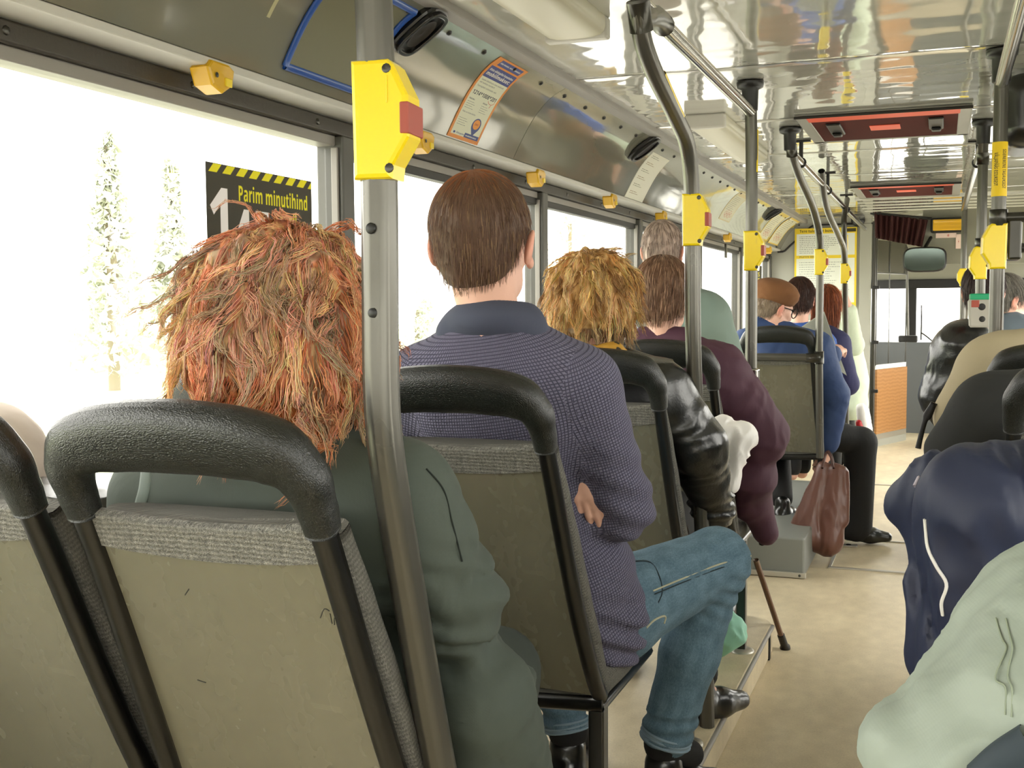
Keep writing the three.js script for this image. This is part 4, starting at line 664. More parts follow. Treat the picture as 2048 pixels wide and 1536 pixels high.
// strands of hair grown over a scalp field and merged into one mesh
function strands(roots, o) {
  const pos = [], nor = [], col = [], idx = [], f = o.field, e = 0.004;
  const grad = (p) => new THREE.Vector3(f(p.x + e, p.y, p.z) - f(p.x - e, p.y, p.z), f(p.x, p.y + e, p.z) - f(p.x, p.y - e, p.z), f(p.x, p.y, p.z + e) - f(p.x, p.y, p.z - e)).normalize();
  const seg = o.seg;
  const grow = (rt) => { const p = V(rt.p), d = o.dir(rt).normalize(), len = o.len(rt), pts = [], step = len / seg; let g = grad(p);
    for (let i = 0; i <= seg; i++) { const t = i / seg; pts.push({ p: p.clone(), g: g.clone() }); if (i < seg) { p.addScaledVector(d, step); o.bend(d, p, g, t, rt); d.normalize(); g = grad(p); const dd = f(p.x, p.y, p.z), lift = (o.lift ?? 0.002) + (rt.lift ?? 0) * Math.sin(Math.min(1, t * 1.3) * Math.PI * 0.6); if (dd < lift) p.addScaledVector(g, lift - dd); } }
    return pts; };
  const nG = o.clumps ?? 0, guides = []; for (let i = 0; i < nG; i++) guides.push({ r: V(roots[i].p), pts: grow(roots[i]), c: o.color(roots[i]), tip: rnd(), k: rr(0.5, 0.9), a: rr(0, 6.28), w: rr(3, 7), A: (o.curl ?? 0) * rr(0.4, 1.3) });
  const T = new THREE.Vector3(), B = new THREE.Vector3(), C = new THREE.Vector3();
  for (let n = nG; n < roots.length; n++) {
    const rt = roots[n]; let pts, c0;
    if (nG) { const R = V(rt.p); let best = null, bd = 1e9; for (const q of guides) { const dd = q.r.distanceToSquared(R) * (1 + 0.5 * q.tip); if (dd < bd) { bd = dd; best = q; } } const off = R.clone().sub(best.r), cut = rr(0.75, 1.05);
      pts = best.pts.map((q, i) => { const t = i / seg * cut, i0 = Math.min(seg - 1, Math.floor(t * seg)), k = t * seg - i0, P = best.pts[i0].p.clone().lerp(best.pts[i0 + 1].p, k), g = best.pts[i0].g; T.copy(best.pts[Math.min(seg, i0 + 1)].p).sub(best.pts[i0].p).normalize(); B.crossVectors(T, g).normalize(); const w = best.A * t; P.addScaledVector(off, 1 - best.k * Math.pow(t, 0.9)).addScaledVector(B, w * Math.sin(best.w * t + best.a)).addScaledVector(g, w * 0.6 * Math.cos(best.w * t + best.a) + w * 0.4); const j = (o.fuzz ?? 0.0015) * t; P.x += rr(-j, j); P.y += rr(-j, j); P.z += rr(-j, j); return { p: P, g }; });
      c0 = rnd() < 0.75 ? best.c.map((v) => v * rr(0.75, 1.3)) : o.color(rt); }
    else { pts = grow(rt); c0 = o.color(rt); }
    const w = o.width * rr(0.7, 1.25), base = pos.length / 3, tc = o.tip ? o.tip(rt, c0) : null;
    for (let i = 0; i <= seg; i++) {
      const t = i / seg, ww = w * (i === seg ? 0.12 : 1 - 0.55 * t * t), p = pts[i].p, g = pts[i].g;
      T.copy(pts[Math.min(seg, i + 1)].p).sub(pts[Math.max(0, i - 1)].p).normalize(); B.crossVectors(T, g); if (B.lengthSq() < 1e-6) B.set(1, 0, 0); B.normalize(); C.crossVectors(B, T).normalize();
      for (let k = 0; k < 3; k++) { const a = k / 3 * Math.PI * 2 + Math.PI / 2, q = Math.cos(a) * ww, r = Math.sin(a) * ww * 0.6; pos.push(p.x + B.x * q + C.x * r, p.y + B.y * q + C.y * r, p.z + B.z * q + C.z * r); nor.push(B.x * Math.cos(a) + C.x * Math.sin(a), B.y * Math.cos(a) + C.y * Math.sin(a), B.z * Math.cos(a) + C.z * Math.sin(a)); col.push(...(tc ? mix3(c0, tc, t) : c0)); }
    }
    for (let i = 0; i < seg; i++) for (let k = 0; k < 3; k++) { const a = base + i * 3 + k, b = base + i * 3 + (k + 1) % 3; idx.push(a, a + 3, b, b, a + 3, b + 3); }
  }
  const G = new THREE.BufferGeometry(); G.setAttribute('position', new THREE.Float32BufferAttribute(pos, 3)); G.setAttribute('normal', new THREE.Float32BufferAttribute(nor, 3)); G.setAttribute('color', new THREE.Float32BufferAttribute(col, 3)); G.setIndex(idx); return G;
}
function rootsOn(g, n, keep) {                       // points spread over a mesh by area
  const p = g.attributes.position, ix = g.index, cum = []; let A = 0; const a = new THREE.Vector3(), b = new THREE.Vector3(), c = new THREE.Vector3(), m = ix.count / 3;
  for (let i = 0; i < m; i++) { a.fromBufferAttribute(p, ix.getX(3 * i)); b.fromBufferAttribute(p, ix.getX(3 * i + 1)); c.fromBufferAttribute(p, ix.getX(3 * i + 2)); A += b.sub(a).cross(c.sub(a)).length(); cum.push(A); }
  const out = []; let guard = 0;
  while (out.length < n && guard++ < n * 12) {
    const r = rnd() * A; let lo = 0, hi = m - 1; while (lo < hi) { const k = (lo + hi) >> 1; cum[k] < r ? lo = k + 1 : hi = k; }
    let u = rnd(), v = rnd(); if (u + v > 1) { u = 1 - u; v = 1 - v; }
    const q = []; for (let k = 0; k < 3; k++) { const i0 = ix.getX(3 * lo), i1 = ix.getX(3 * lo + 1), i2 = ix.getX(3 * lo + 2), get = k === 0 ? 'getX' : k === 1 ? 'getY' : 'getZ'; q.push(p[get](i0) * (1 - u - v) + p[get](i1) * u + p[get](i2) * v); }
    if (!keep || keep(q)) out.push({ p: q });
  }
  return out;
}
const fold = (x, y, z, s) => { const w = N3(x * s * 0.5, y * s * 0.5, z * s * 0.5) * 1.4; const n = N3(x * s + w, y * s + w, z * s - w); return 1 - 2 * Math.abs(n); };
const creases = (amp, s, dir = [1, 1, 1]) => (x, y, z) => amp * (0.7 * fold(x * dir[0], y * dir[1], z * dir[2], s) + 0.3 * fold(x * dir[1] + 5, y * dir[2], z * dir[0], s * 2.1));

// cloths
T.waffle = dataTex(128, (u, v) => { const a = Math.abs(Math.sin(u * Math.PI * 8)), b = Math.abs(Math.sin(v * Math.PI * 8)); const k = Math.min(a, b); const s = (hash(Math.floor(u * 128), Math.floor(v * 128)) - 0.5) * 0.06; const t = clamp((k - 0.25) * 3, 0, 1); return [lerp(0.28, 0.45, t) + s, lerp(0.275, 0.44, t) + s, lerp(0.35, 0.525, t) + s]; }, true, [20, 20]);
T.waffleB = dataTex(128, (u, v) => gray(1 - clamp((Math.min(Math.abs(Math.sin(u * Math.PI * 8)), Math.abs(Math.sin(v * Math.PI * 8))) - 0.2) * 2.5, 0, 1)), false, [20, 20]);
T.denim = dataTex(256, (u, v) => { const tw = Math.sin((u + v) * Math.PI * 2 * 40) * 0.03, s = (hash(Math.floor(u * 256), Math.floor(v * 256)) - 0.5) * 0.12, a = PN(u, v, 5, 3) * 0.07, st = PN(u, v, 40, 5) * 0.06; const k = tw + s + a + st; return [0.34 + k, 0.44 + k, 0.50 + k]; }, true, [7, 7]);
T.weave = dataTex(128, (u, v) => gray(0.5 + 0.2 * Math.sin(u * Math.PI * 64) * Math.sin(v * Math.PI * 64) + 0.25 * PN(u, v, 22, 4)), false, [12, 12]);
T.leatherB = dataTex(256, (u, v) => gray(0.5 + 0.5 * PN(u, v, 26, 6) + 0.2 * PN(u, v, 60, 2)), false, [8, 8]);
const K = {
  blazer: std(0x474f48, 0.85, { bumpMap: T.weave, bumpScale: 0.0004 }),
  waffle: std(0xffffff, 0.95, { map: T.waffle, bumpMap: T.waffleB, bumpScale: 0.0018 }),
  navyKnit: std(0x464a5b, 0.9, { bumpMap: T.weave, bumpScale: 0.0005 }),
  denim: std(0xffffff, 0.9, { map: T.denim, bumpMap: T.weave, bumpScale: 0.0004 }),
  leather: phys(0x0d0e0e, 0.33, { clearcoat: 0.55, clearcoatRoughness: 0.25, bumpMap: T.leatherB, bumpScale: 0.0006 }),
  plum: std(0x4d2c3c, 0.75, { bumpMap: T.weave, bumpScale: 0.0003 }),
  blueJacket: std(0x2b426e, 0.7, { bumpMap: T.weave, bumpScale: 0.0003 }),
  brightBlue: std(0x3559a4, 0.7), greyGreen: std(0x76887f, 0.75), teal: std(0x5fae9c, 0.7), scarf: std(0xb98a2c, 0.7), paleBlue: std(0xb9c0cc, 0.8),
  beige: std(0xb5a88a, 0.8, { bumpMap: T.weave, bumpScale: 0.0003 }), charcoal: std(0x2a2b2b, 0.85), mint: std(0x8d978d, 0.62, { bumpMap: T.weave, bumpScale: 0.0002 }), navy: std(0x1f2742, 0.55, { bumpMap: T.weave, bumpScale: 0.0002 }),
  paleGreen: std(0xcad6be, 0.8), black: std(0x121212, 0.8), blackShoe: phys(0x0e0e0d, 0.28, { clearcoat: 0.6, clearcoatRoughness: 0.2 }), sock: std(0x1b1b1c, 0.95), felt: std(0x7a5232, 0.95, { bumpMap: T.weave, bumpScale: 0.0008 }), skin: phys(0xffffff, 0.5, { vertexColors: true, sheen: 0.2 }), hair: phys(0xffffff, 0.5, { vertexColors: true, specularIntensity: 0.6 }), white: std(0xeceae6, 0.6), slate: std(0x5d676a, 0.8), cream: std(0xdccfc4, 0.8),
};
const SKIN = lin(0xe2b6a0), SKINR = lin(0xd8907a);
function skinPaint(g, base = SKIN, ears = null) { return paint(g, (x, y, z) => { const n = 0.5 + 0.5 * N3(x * 30, y * 30, z * 30); let c = mix3(base, SKINR, 0.12 + 0.1 * n); if (ears) for (const e of ears) { const d = Math.hypot(x - e[0], y - e[1], z - e[2]); if (d < 0.04) c = mix3(c, lin(0xd87860), 0.8 * (1 - d / 0.04) + 0.1); } return c; }); }
// a default seated pose on a seat whose handle corner is at depth s
function pose(x, s, o = {}) {
  const J = { hip: [x, 0.665, -(s + 0.44)], waist: [x, 0.83, -(s + 0.38)], chest: [x, 1.03, -(s + 0.29)], neck: [x, 1.16, -(s + 0.25)], head: [x, 1.36, -(s + 0.29)], face: [0, -0.05, -1], up: [0, 1, 0], hs: 1 };
  for (const [k, e] of [['L', -1], ['R', 1]]) { J['sh' + k] = [x + e * 0.165, 1.115, -(s + 0.27)]; J['el' + k] = [x + e * 0.225, 0.86, -(s + 0.33)]; J['wr' + k] = [x + e * 0.1, 0.78, -(s + 0.56)]; J['hj' + k] = [x + e * 0.085, 0.655, -(s + 0.44)]; J['kn' + k] = [x + e * 0.1, 0.665, -(s + 0.83)]; J['an' + k] = [x + e * 0.1, 0.21, -(s + 0.82)]; J['toe' + k] = [x + e * 0.115, 0.15, -(s + 0.98)]; }
  return Object.assign(J, o);
}
const between = (a, b, t) => [lerp(a[0], b[0], t), lerp(a[1], b[1], t), lerp(a[2], b[2], t)];
function bodyPrims(J, F) {
  const P = [cone(J.hip, J.waist, 0.125, 0.115, 0.05), cone(J.waist, J.chest, 0.115, 0.125, 0.05), cone(between(J.chest, J.shL, 0.45), between(J.chest, J.shR, 0.45), 0.105, 0.105, 0.05), cone(J.shL, J.shR, 0.055, 0.055, 0.05), cone(J.chest, J.neck, 0.1, 0.06, 0.05), cone(J.neck, F.at([0, -0.05, -0.025]), 0.056 * F.s, 0.054 * F.s, 0.03)];
  for (const k of ['L', 'R']) P.push(cone(J['sh' + k], J['el' + k], 0.05, 0.04, 0.03), cone(J['el' + k], J['wr' + k], 0.039, 0.027, 0.02), cone(J['hj' + k], J['kn' + k], 0.08, 0.055, 0.04), cone(J['kn' + k], between(J['kn' + k], J['an' + k], 0.35), 0.053, 0.052, 0.03), cone(between(J['kn' + k], J['an' + k], 0.35), J['an' + k], 0.052, 0.036, 0.02), cone(J['an' + k], between(J['an' + k], J['toe' + k], 0.35), 0.034, 0.024, 0.02));
  return P;
}
function jacketPrims(J, g = 0.018, o = {}) {          // torso and sleeves, g = ease
  const P = [cone(J.hip, J.waist, 0.14 + g, 0.122 + g, 0.05), cone(J.waist, J.chest, 0.122 + g, 0.128 + g, 0.05), cone(between(J.chest, J.shL, 0.5), between(J.chest, J.shR, 0.5), 0.108 + g, 0.108 + g, 0.06), cone(between(J.neck, J.shL, 0.35), J.shL, 0.06 + g * 0.6, 0.052 + g, 0.045), cone(between(J.neck, J.shR, 0.35), J.shR, 0.06 + g * 0.6, 0.052 + g, 0.045), cone(J.chest, J.neck, 0.1 + g, 0.062, 0.05)];
  for (const k of ['L', 'R']) { if (o['no' + k]) continue; P.push(cone(J['sh' + k], J['el' + k], 0.056 + g * 1.1, 0.048 + g, 0.035), cone(J['el' + k], between(J['el' + k], J['wr' + k], 0.93), 0.047 + g, 0.034 + g * 0.8, 0.025)); }
  return P;
}
const jacketBones = (J) => [[J.hip, J.neck, 0.17], [J.shL, J.elL, 0.07], [J.elL, J.wrL, 0.06], [J.shR, J.elR, 0.07], [J.elR, J.wrR, 0.06]];
function trouserPrims(J, g = 0.016) { const P = [cone(J.hip, J.waist, 0.135 + g, 0.118 + g, 0.05), cone(J.hjL, J.hjR, 0.11 + g, 0.11 + g, 0.05)]; for (const k of ['L', 'R']) P.push(cone(J['hj' + k], J['kn' + k], 0.085 + g, 0.06 + g, 0.04), cone(J['kn' + k], between(J['kn' + k], J['an' + k], 0.9), 0.058 + g, 0.045 + g, 0.03)); return P; }
const legBones = (J) => [[J.hjL, J.knL, 0.09], [J.knL, J.anL, 0.075], [J.hjR, J.knR, 0.09], [J.knR, J.anR, 0.075], [J.hip, J.waist, 0.15]];
function shoePrims(an, toe) { const d = [toe[0] - an[0], 0, toe[2] - an[2]], L = Math.hypot(d[0], d[2]), u = [d[0] / L, 0, d[2] / L], y = an[1] - 0.045, at = (a, h) => [an[0] + u[0] * a, y + h, an[2] + u[2] * a]; return [cone(at(-0.04, 0), at(0.08, -0.005), 0.04, 0.043, 0.03), cone(at(0.08, -0.005), at(0.17, -0.015), 0.043, 0.03, 0.03), cone(at(0, 0.02), at(0.0, 0.07), 0.042, 0.043, 0.03)]; }
function person(label, J, o) {
  const t = thing('person', label, 'person', J.hip, o.group), off = new THREE.Vector3(...J.hip).negate();
  const put = (name, geo, mat, parent = t, extra) => { const m = merge(geo); m.translate(off.x, off.y, off.z); return mesh(name, m, mat, parent, extra); };
  const F = headFrame(J.head, J.face, J.up, J.hs); F.earOut = o.earOut; const hp = headPrims(F);
  const parts = [fieldMesh([...bodyPrims(J, F)], 0.014)];
  { const all = [...hp, cone(F.at([0, -0.04, -0.02]), between(F.at([0, -0.05, -0.025]), J.neck, 0.75), 0.056 * F.s, 0.054 * F.s, 0.03)]; parts.push(fieldMesh(all, o.headCell ?? 0.005)); }
  for (const k of ['L', 'R']) if (o['hand' + k]) { const h = o['hand' + k]; parts.push(fieldMesh(handPrims(J['wr' + k], h.d, h.n, k === 'R' ? 1 : -1, h.curl ?? 0.6, h.s ?? 1), h.cell ?? 0.004)); }
  for (const g of parts) if (!g.attributes.uv) g.setAttribute('uv', new THREE.BufferAttribute(new Float32Array(g.attributes.position.count * 2), 2));
  const ears = [F.at([-0.088, -0.01, -0.008]), F.at([0.088, -0.01, -0.008])];
  const bodyG = mergeGeometries(parts); bodyG.translate(off.x, off.y, off.z); skinPaint(bodyG, o.skin ?? SKIN, ears.map((e) => [e[0] + off.x, e[1] + off.y, e[2] + off.z]));
  mesh('body', bodyG, K.skin, t);
  if (o.eyes) for (const x of [-0.032, 0.032]) { const e = new THREE.SphereGeometry(0.0115 * F.s, 16, 12); const c = F.at([x, 0.004, 0.0795]); e.translate(...c); put('eye', e, M.white); }
  return { t, put, F, J, off };
}
function cloth(P, name, prims, mat, cell, disp, bones) { let g = fieldMesh(prims, cell, disp); g = bones ? boneUV(g, bones) : g; return P.put(name, g, mat); }

// ---------- hair styles ----------
const hairE = (F, c, r, k = 0.03, neg = false) => ball(F.at(c), r.map((v) => v * F.s), k * F.s, F.q, neg);
function shortCap(F, e = 0.007) { return [hairE(F, [0, 0.037, -0.017], [0.077 + e, 0.09 + e, 0.097 + e]), hairE(F, [0, -0.03, -0.05], [0.06 + e, 0.062, 0.05 + e], 0.03), hairE(F, [0, -0.05, 0.115], [0.12, 0.1, 0.1], 0.01, true), hairE(F, [0.1, -0.02, 0.03], [0.03, 0.05, 0.05], 0.01, true), hairE(F, [-0.1, -0.02, 0.03], [0.03, 0.05, 0.05], 0.01, true)]; }
function addHair(P, name, prims, o) {
  const f = sdf(prims, o.disp), [lo, hi] = boundsOf(prims, 0.02), g = skin(f, lo, hi, o.cell ?? 0.004);
  const roots = rootsOn(g, o.n, o.keep), F = P.F, crown = V(F.at(o.crown ?? [0, 0.115, -0.05])), down = F.y.clone().negate();
  paint(g, (x, y, z) => { const c = o.under(x, y, z); return c; });
  const m = P.put(name, g, K.hair);
  const G = strands(roots, { seg: o.seg ?? 5, width: o.width ?? 0.0007, field: f, clumps: o.clumps, curl: o.curl, fuzz: o.fuzz, lift: o.lift ?? 0.001,
    dir: (r) => { const p = V(r.p), e = 0.004, n = new THREE.Vector3(f(p.x + e, p.y, p.z) - f(p.x - e, p.y, p.z), f(p.x, p.y + e, p.z) - f(p.x, p.y - e, p.z), f(p.x, p.y, p.z + e) - f(p.x, p.y, p.z - e)).normalize(); r.n = n; const d = p.clone().sub(crown); d.addScaledVector(n, -d.dot(n)).normalize(); d.addScaledVector(down, o.comb ?? 0.4); if (o.flow) o.flow(d, p, n); d.addScaledVector(n, o.stand ?? 0.3); d.x += rr(-1, 1) * (o.jit ?? 0.12); d.y += rr(-1, 1) * (o.jit ?? 0.12); d.z += rr(-1, 1) * (o.jit ?? 0.12); r.lift = (o.puff ?? 0) * rnd(); return d; },
    bend: o.bend ?? ((d) => { d.addScaledVector(down, 0.15); }), len: (r) => (o.len ?? 0.04) * rr(0.65, 1.25), color: o.color, tip: o.tip });
  G.setAttribute('uv', new THREE.BufferAttribute(new Float32Array(G.attributes.position.count * 2), 2));
  P.put('hair_strands', G, K.hair, m).userData.kind = 'stuff';
  m.children[0].position.set(0, 0, 0);
  return m;
}
const vary = (c, k = 0.25) => { const s = 1 + rr(-k, k); return [c[0] * s, c[1] * s, c[2] * s]; };
const collarPrims = (P, r0, r1, h0, h1, tilt = 0.02) => { const n = P.J.neck, a = [n[0], n[1] + h0, n[2] + 0.0], b = [n[0], n[1] + h1, n[2] - tilt]; return [cone(a, b, r0, r1, 0.01), { ...cone([n[0], n[1] + h1 + 0.1, n[2] - tilt * 1.5], b, r1 - 0.012, r1 - 0.016, 0.008), neg: true }]; };

// ---------- 1: red-haired woman in the dark green blazer ----------
{ const J = pose(-0.885, 1.13, { head: [-0.893, 1.33, -1.40], neck: [-0.89, 1.165, -1.345], chest: [-0.885, 1.03, -1.40], hs: 1.0,
    shL: [-1.065, 1.085, -1.36], shR: [-0.695, 1.095, -1.36], elL: [-1.13, 0.84, -1.42], elR: [-0.643,0.949,-1.44], wrL: [-0.98, 0.78, -1.68], wrR: [-0.76, 0.75, -1.66], hjR: [-0.75, 0.66, -1.6] });
  const P = person('woman with tousled red and blond hair in a dark green blazer', J, { handL: { d: [0.3, -0.2, -1], n: [0, 1, 0] }, handR: { d: [-0.3, -0.2, -1], n: [0, 1, 0] } });
  const arm = [J.shR, J.elR];
  const jp = [...jacketPrims(J, 0.02), cone(between(J.shL, J.elL, 0.05), J.shL, 0.07, 0.065, 0.03), cone([J.shR[0] + 0.012, J.shR[1] + 0.006, J.shR[2]], between(J.shR, J.elR, 0.4), 0.073, 0.074, 0.03),
    cone([-0.86, 0.7, -1.6], [-0.87, 0.64, -1.66], 0.19, 0.18, 0.05), cone([-0.627,0.782,-1.5], [-0.674,0.621,-1.62], 0.08, 0.11, 0.05), cone([-0.619,0.805,-1.56], [-0.586,0.797,-1.58], 0.022, 0.014, 0.02)];
  const cr = creases(0.0065, 9, [1, 2.2, 1]), elb = (x, y, z) => { const d = Math.hypot(x - J.elR[0], y - J.elR[1] - 0.0, z - J.elR[2]); const k = Math.exp(-d * d / 0.012); return k * 0.012 * Math.sin((y * 1.0 + x * 0.35) * 120 + 3 * N3(x * 14, y * 14, z * 14)); };
  const amp = (x, y, z) => (y > 1.0 ? 0.25 : 0.9) * cr(x, y, z) + elb(x, y, z) * 0.7;
  cloth(P, 'blazer', jp, K.blazer, 0.007, amp, jacketBones(J));
  cloth(P, 'blazer_collar', [cone([-0.98, 1.165, -1.33], [-0.8, 1.165, -1.33], 0.03, 0.03, 0.03), cone([-0.97, 1.19, -1.345], [-0.815, 1.19, -1.345], 0.026, 0.026, 0.03)], K.blazer, 0.006, null, [[[-1, 1.17, -1.33], [-0.8, 1.17, -1.33], 0.05]]);
  cloth(P, 'skirt', trouserPrims(J, 0.02), std(0x39403b, 0.85), 0.016, null);
  for (const k of ['L', 'R']) P.put('shoe', fieldMesh(shoePrims(J['an' + k], J['toe' + k]), 0.01), K.blackShoe);
  // armhole and pocket seams
  const jf = sdf(jp, amp), onS = (a) => { const p = [...a]; for (let k = 0; k < 12; k++) { const d = jf(...p) - 0.001; const e = 0.003, n = new THREE.Vector3(jf(p[0] + e, p[1], p[2]) - jf(p[0] - e, p[1], p[2]), jf(p[0], p[1] + e, p[2]) - jf(p[0], p[1] - e, p[2]), jf(p[0], p[1], p[2] + e) - jf(p[0], p[1], p[2] - e)).normalize(); p[0] -= n.x * d * 0.8; p[1] -= n.y * d * 0.8; p[2] -= n.z * d * 0.8; } return p; };
  const seam = (pts, r = 0.0013) => P.put('seam', tube(pts.map(onS), r, 30, 5), std(0x1d241f, 0.9), P.t.children.find((c) => c.name === 'blazer'));
  seam([[-0.578,1.189,-1.3], [-0.57,1.138,-1.32], [-0.574,1.076,-1.34], [-0.585,1.024,-1.36]]);
  seam([[-0.68,1.189,-1.27], [-0.66,1.115,-1.27], [-0.663,0.978,-1.3], [-0.678,0.829,-1.34]]);
  const strapS = [[-1.06, 1.06, -1.27], [-1.06, 1.13, -1.3], [-1.06, 1.165, -1.36], [-1.06, 1.13, -1.43]].map(onS);
  { const t = thing('shoulder_strap', 'grey-green bag strap over the left shoulder of the green blazer', 'strap'); mesh('strap', sweep([[-1.033,1.047,-1.3], [-1.03,1.076,-1.3], [-1.023,1.101,-1.3], [-1.029,1.12,-1.32]].map(onS), 0.003, 0.0095, [1, 0, 0], 12, 12, 4), std(0x6f7b74, 0.6), t); }
  // the hair
  const F = P.F, wv = (x, y, z) => 1.1 * N3(x * 13, y * 15, z * 13), lock = (x, y, z, s) => N3(x * s + wv(x, y, z), y * s * 0.36 + 0.5 * wv(x + 2, y, z), z * s - wv(x, y + 3, z)), disp = (x, y, z) => 0.03 * (Math.abs(lock(x, y, z, 24)) - 0.22) + 0.012 * (Math.abs(lock(x + 5, y, z, 52)) - 0.2);
  const hp = [ball([-0.893, 1.375, -1.40], [0.128, 0.105, 0.13], 0.04), ball([-0.885, 1.31, -1.38], [0.132, 0.095, 0.125], 0.04), ball([-0.855, 1.225, -1.375], [0.095, 0.062, 0.1], 0.04), ball([-0.84, 1.265, -1.36], [0.1, 0.06, 0.1], 0.03), hairE(F, [0, -0.03, 0.15], [0.09, 0.1, 0.1], 0.02, true)];
  const copper = lin(0xd98c64), blond = lin(0xedc890), dark = lin(0x7a4630), ash = lin(0xb0967a), rose = lin(0xdda088), pale = lin(0xf6dfb6);
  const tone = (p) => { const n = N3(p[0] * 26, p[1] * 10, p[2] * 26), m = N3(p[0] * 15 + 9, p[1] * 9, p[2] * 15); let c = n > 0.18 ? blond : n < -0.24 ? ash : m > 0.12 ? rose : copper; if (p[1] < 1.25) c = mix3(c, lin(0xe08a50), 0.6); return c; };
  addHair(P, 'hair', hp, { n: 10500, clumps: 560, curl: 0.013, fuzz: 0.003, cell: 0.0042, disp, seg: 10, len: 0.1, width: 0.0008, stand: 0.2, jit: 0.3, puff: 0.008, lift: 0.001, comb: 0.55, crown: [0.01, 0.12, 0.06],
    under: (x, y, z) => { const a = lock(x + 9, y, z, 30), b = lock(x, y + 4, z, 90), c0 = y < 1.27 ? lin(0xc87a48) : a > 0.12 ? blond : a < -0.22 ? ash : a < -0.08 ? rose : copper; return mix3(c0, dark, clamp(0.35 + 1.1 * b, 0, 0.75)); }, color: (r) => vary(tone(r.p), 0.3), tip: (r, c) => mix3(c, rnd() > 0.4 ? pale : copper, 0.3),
    flow: (d, p) => { d.x += 0.9 * N3(p.x * 14, p.y * 12, p.z * 14); d.y += 0.5 * N3(p.x * 14 + 40, p.y * 12, p.z * 14); },
    bend: (d, p, g, t) => { const s = 17; d.x += 0.42 * N3(p.x * s, p.y * s, p.z * s); d.y += 0.3 * N3(p.x * s + 20, p.y * s, p.z * s) - 0.17; d.z += 0.3 * N3(p.x * s, p.y * s + 30, p.z * s); if (t > 0.6) d.addScaledVector(g, 0.14); } }); }

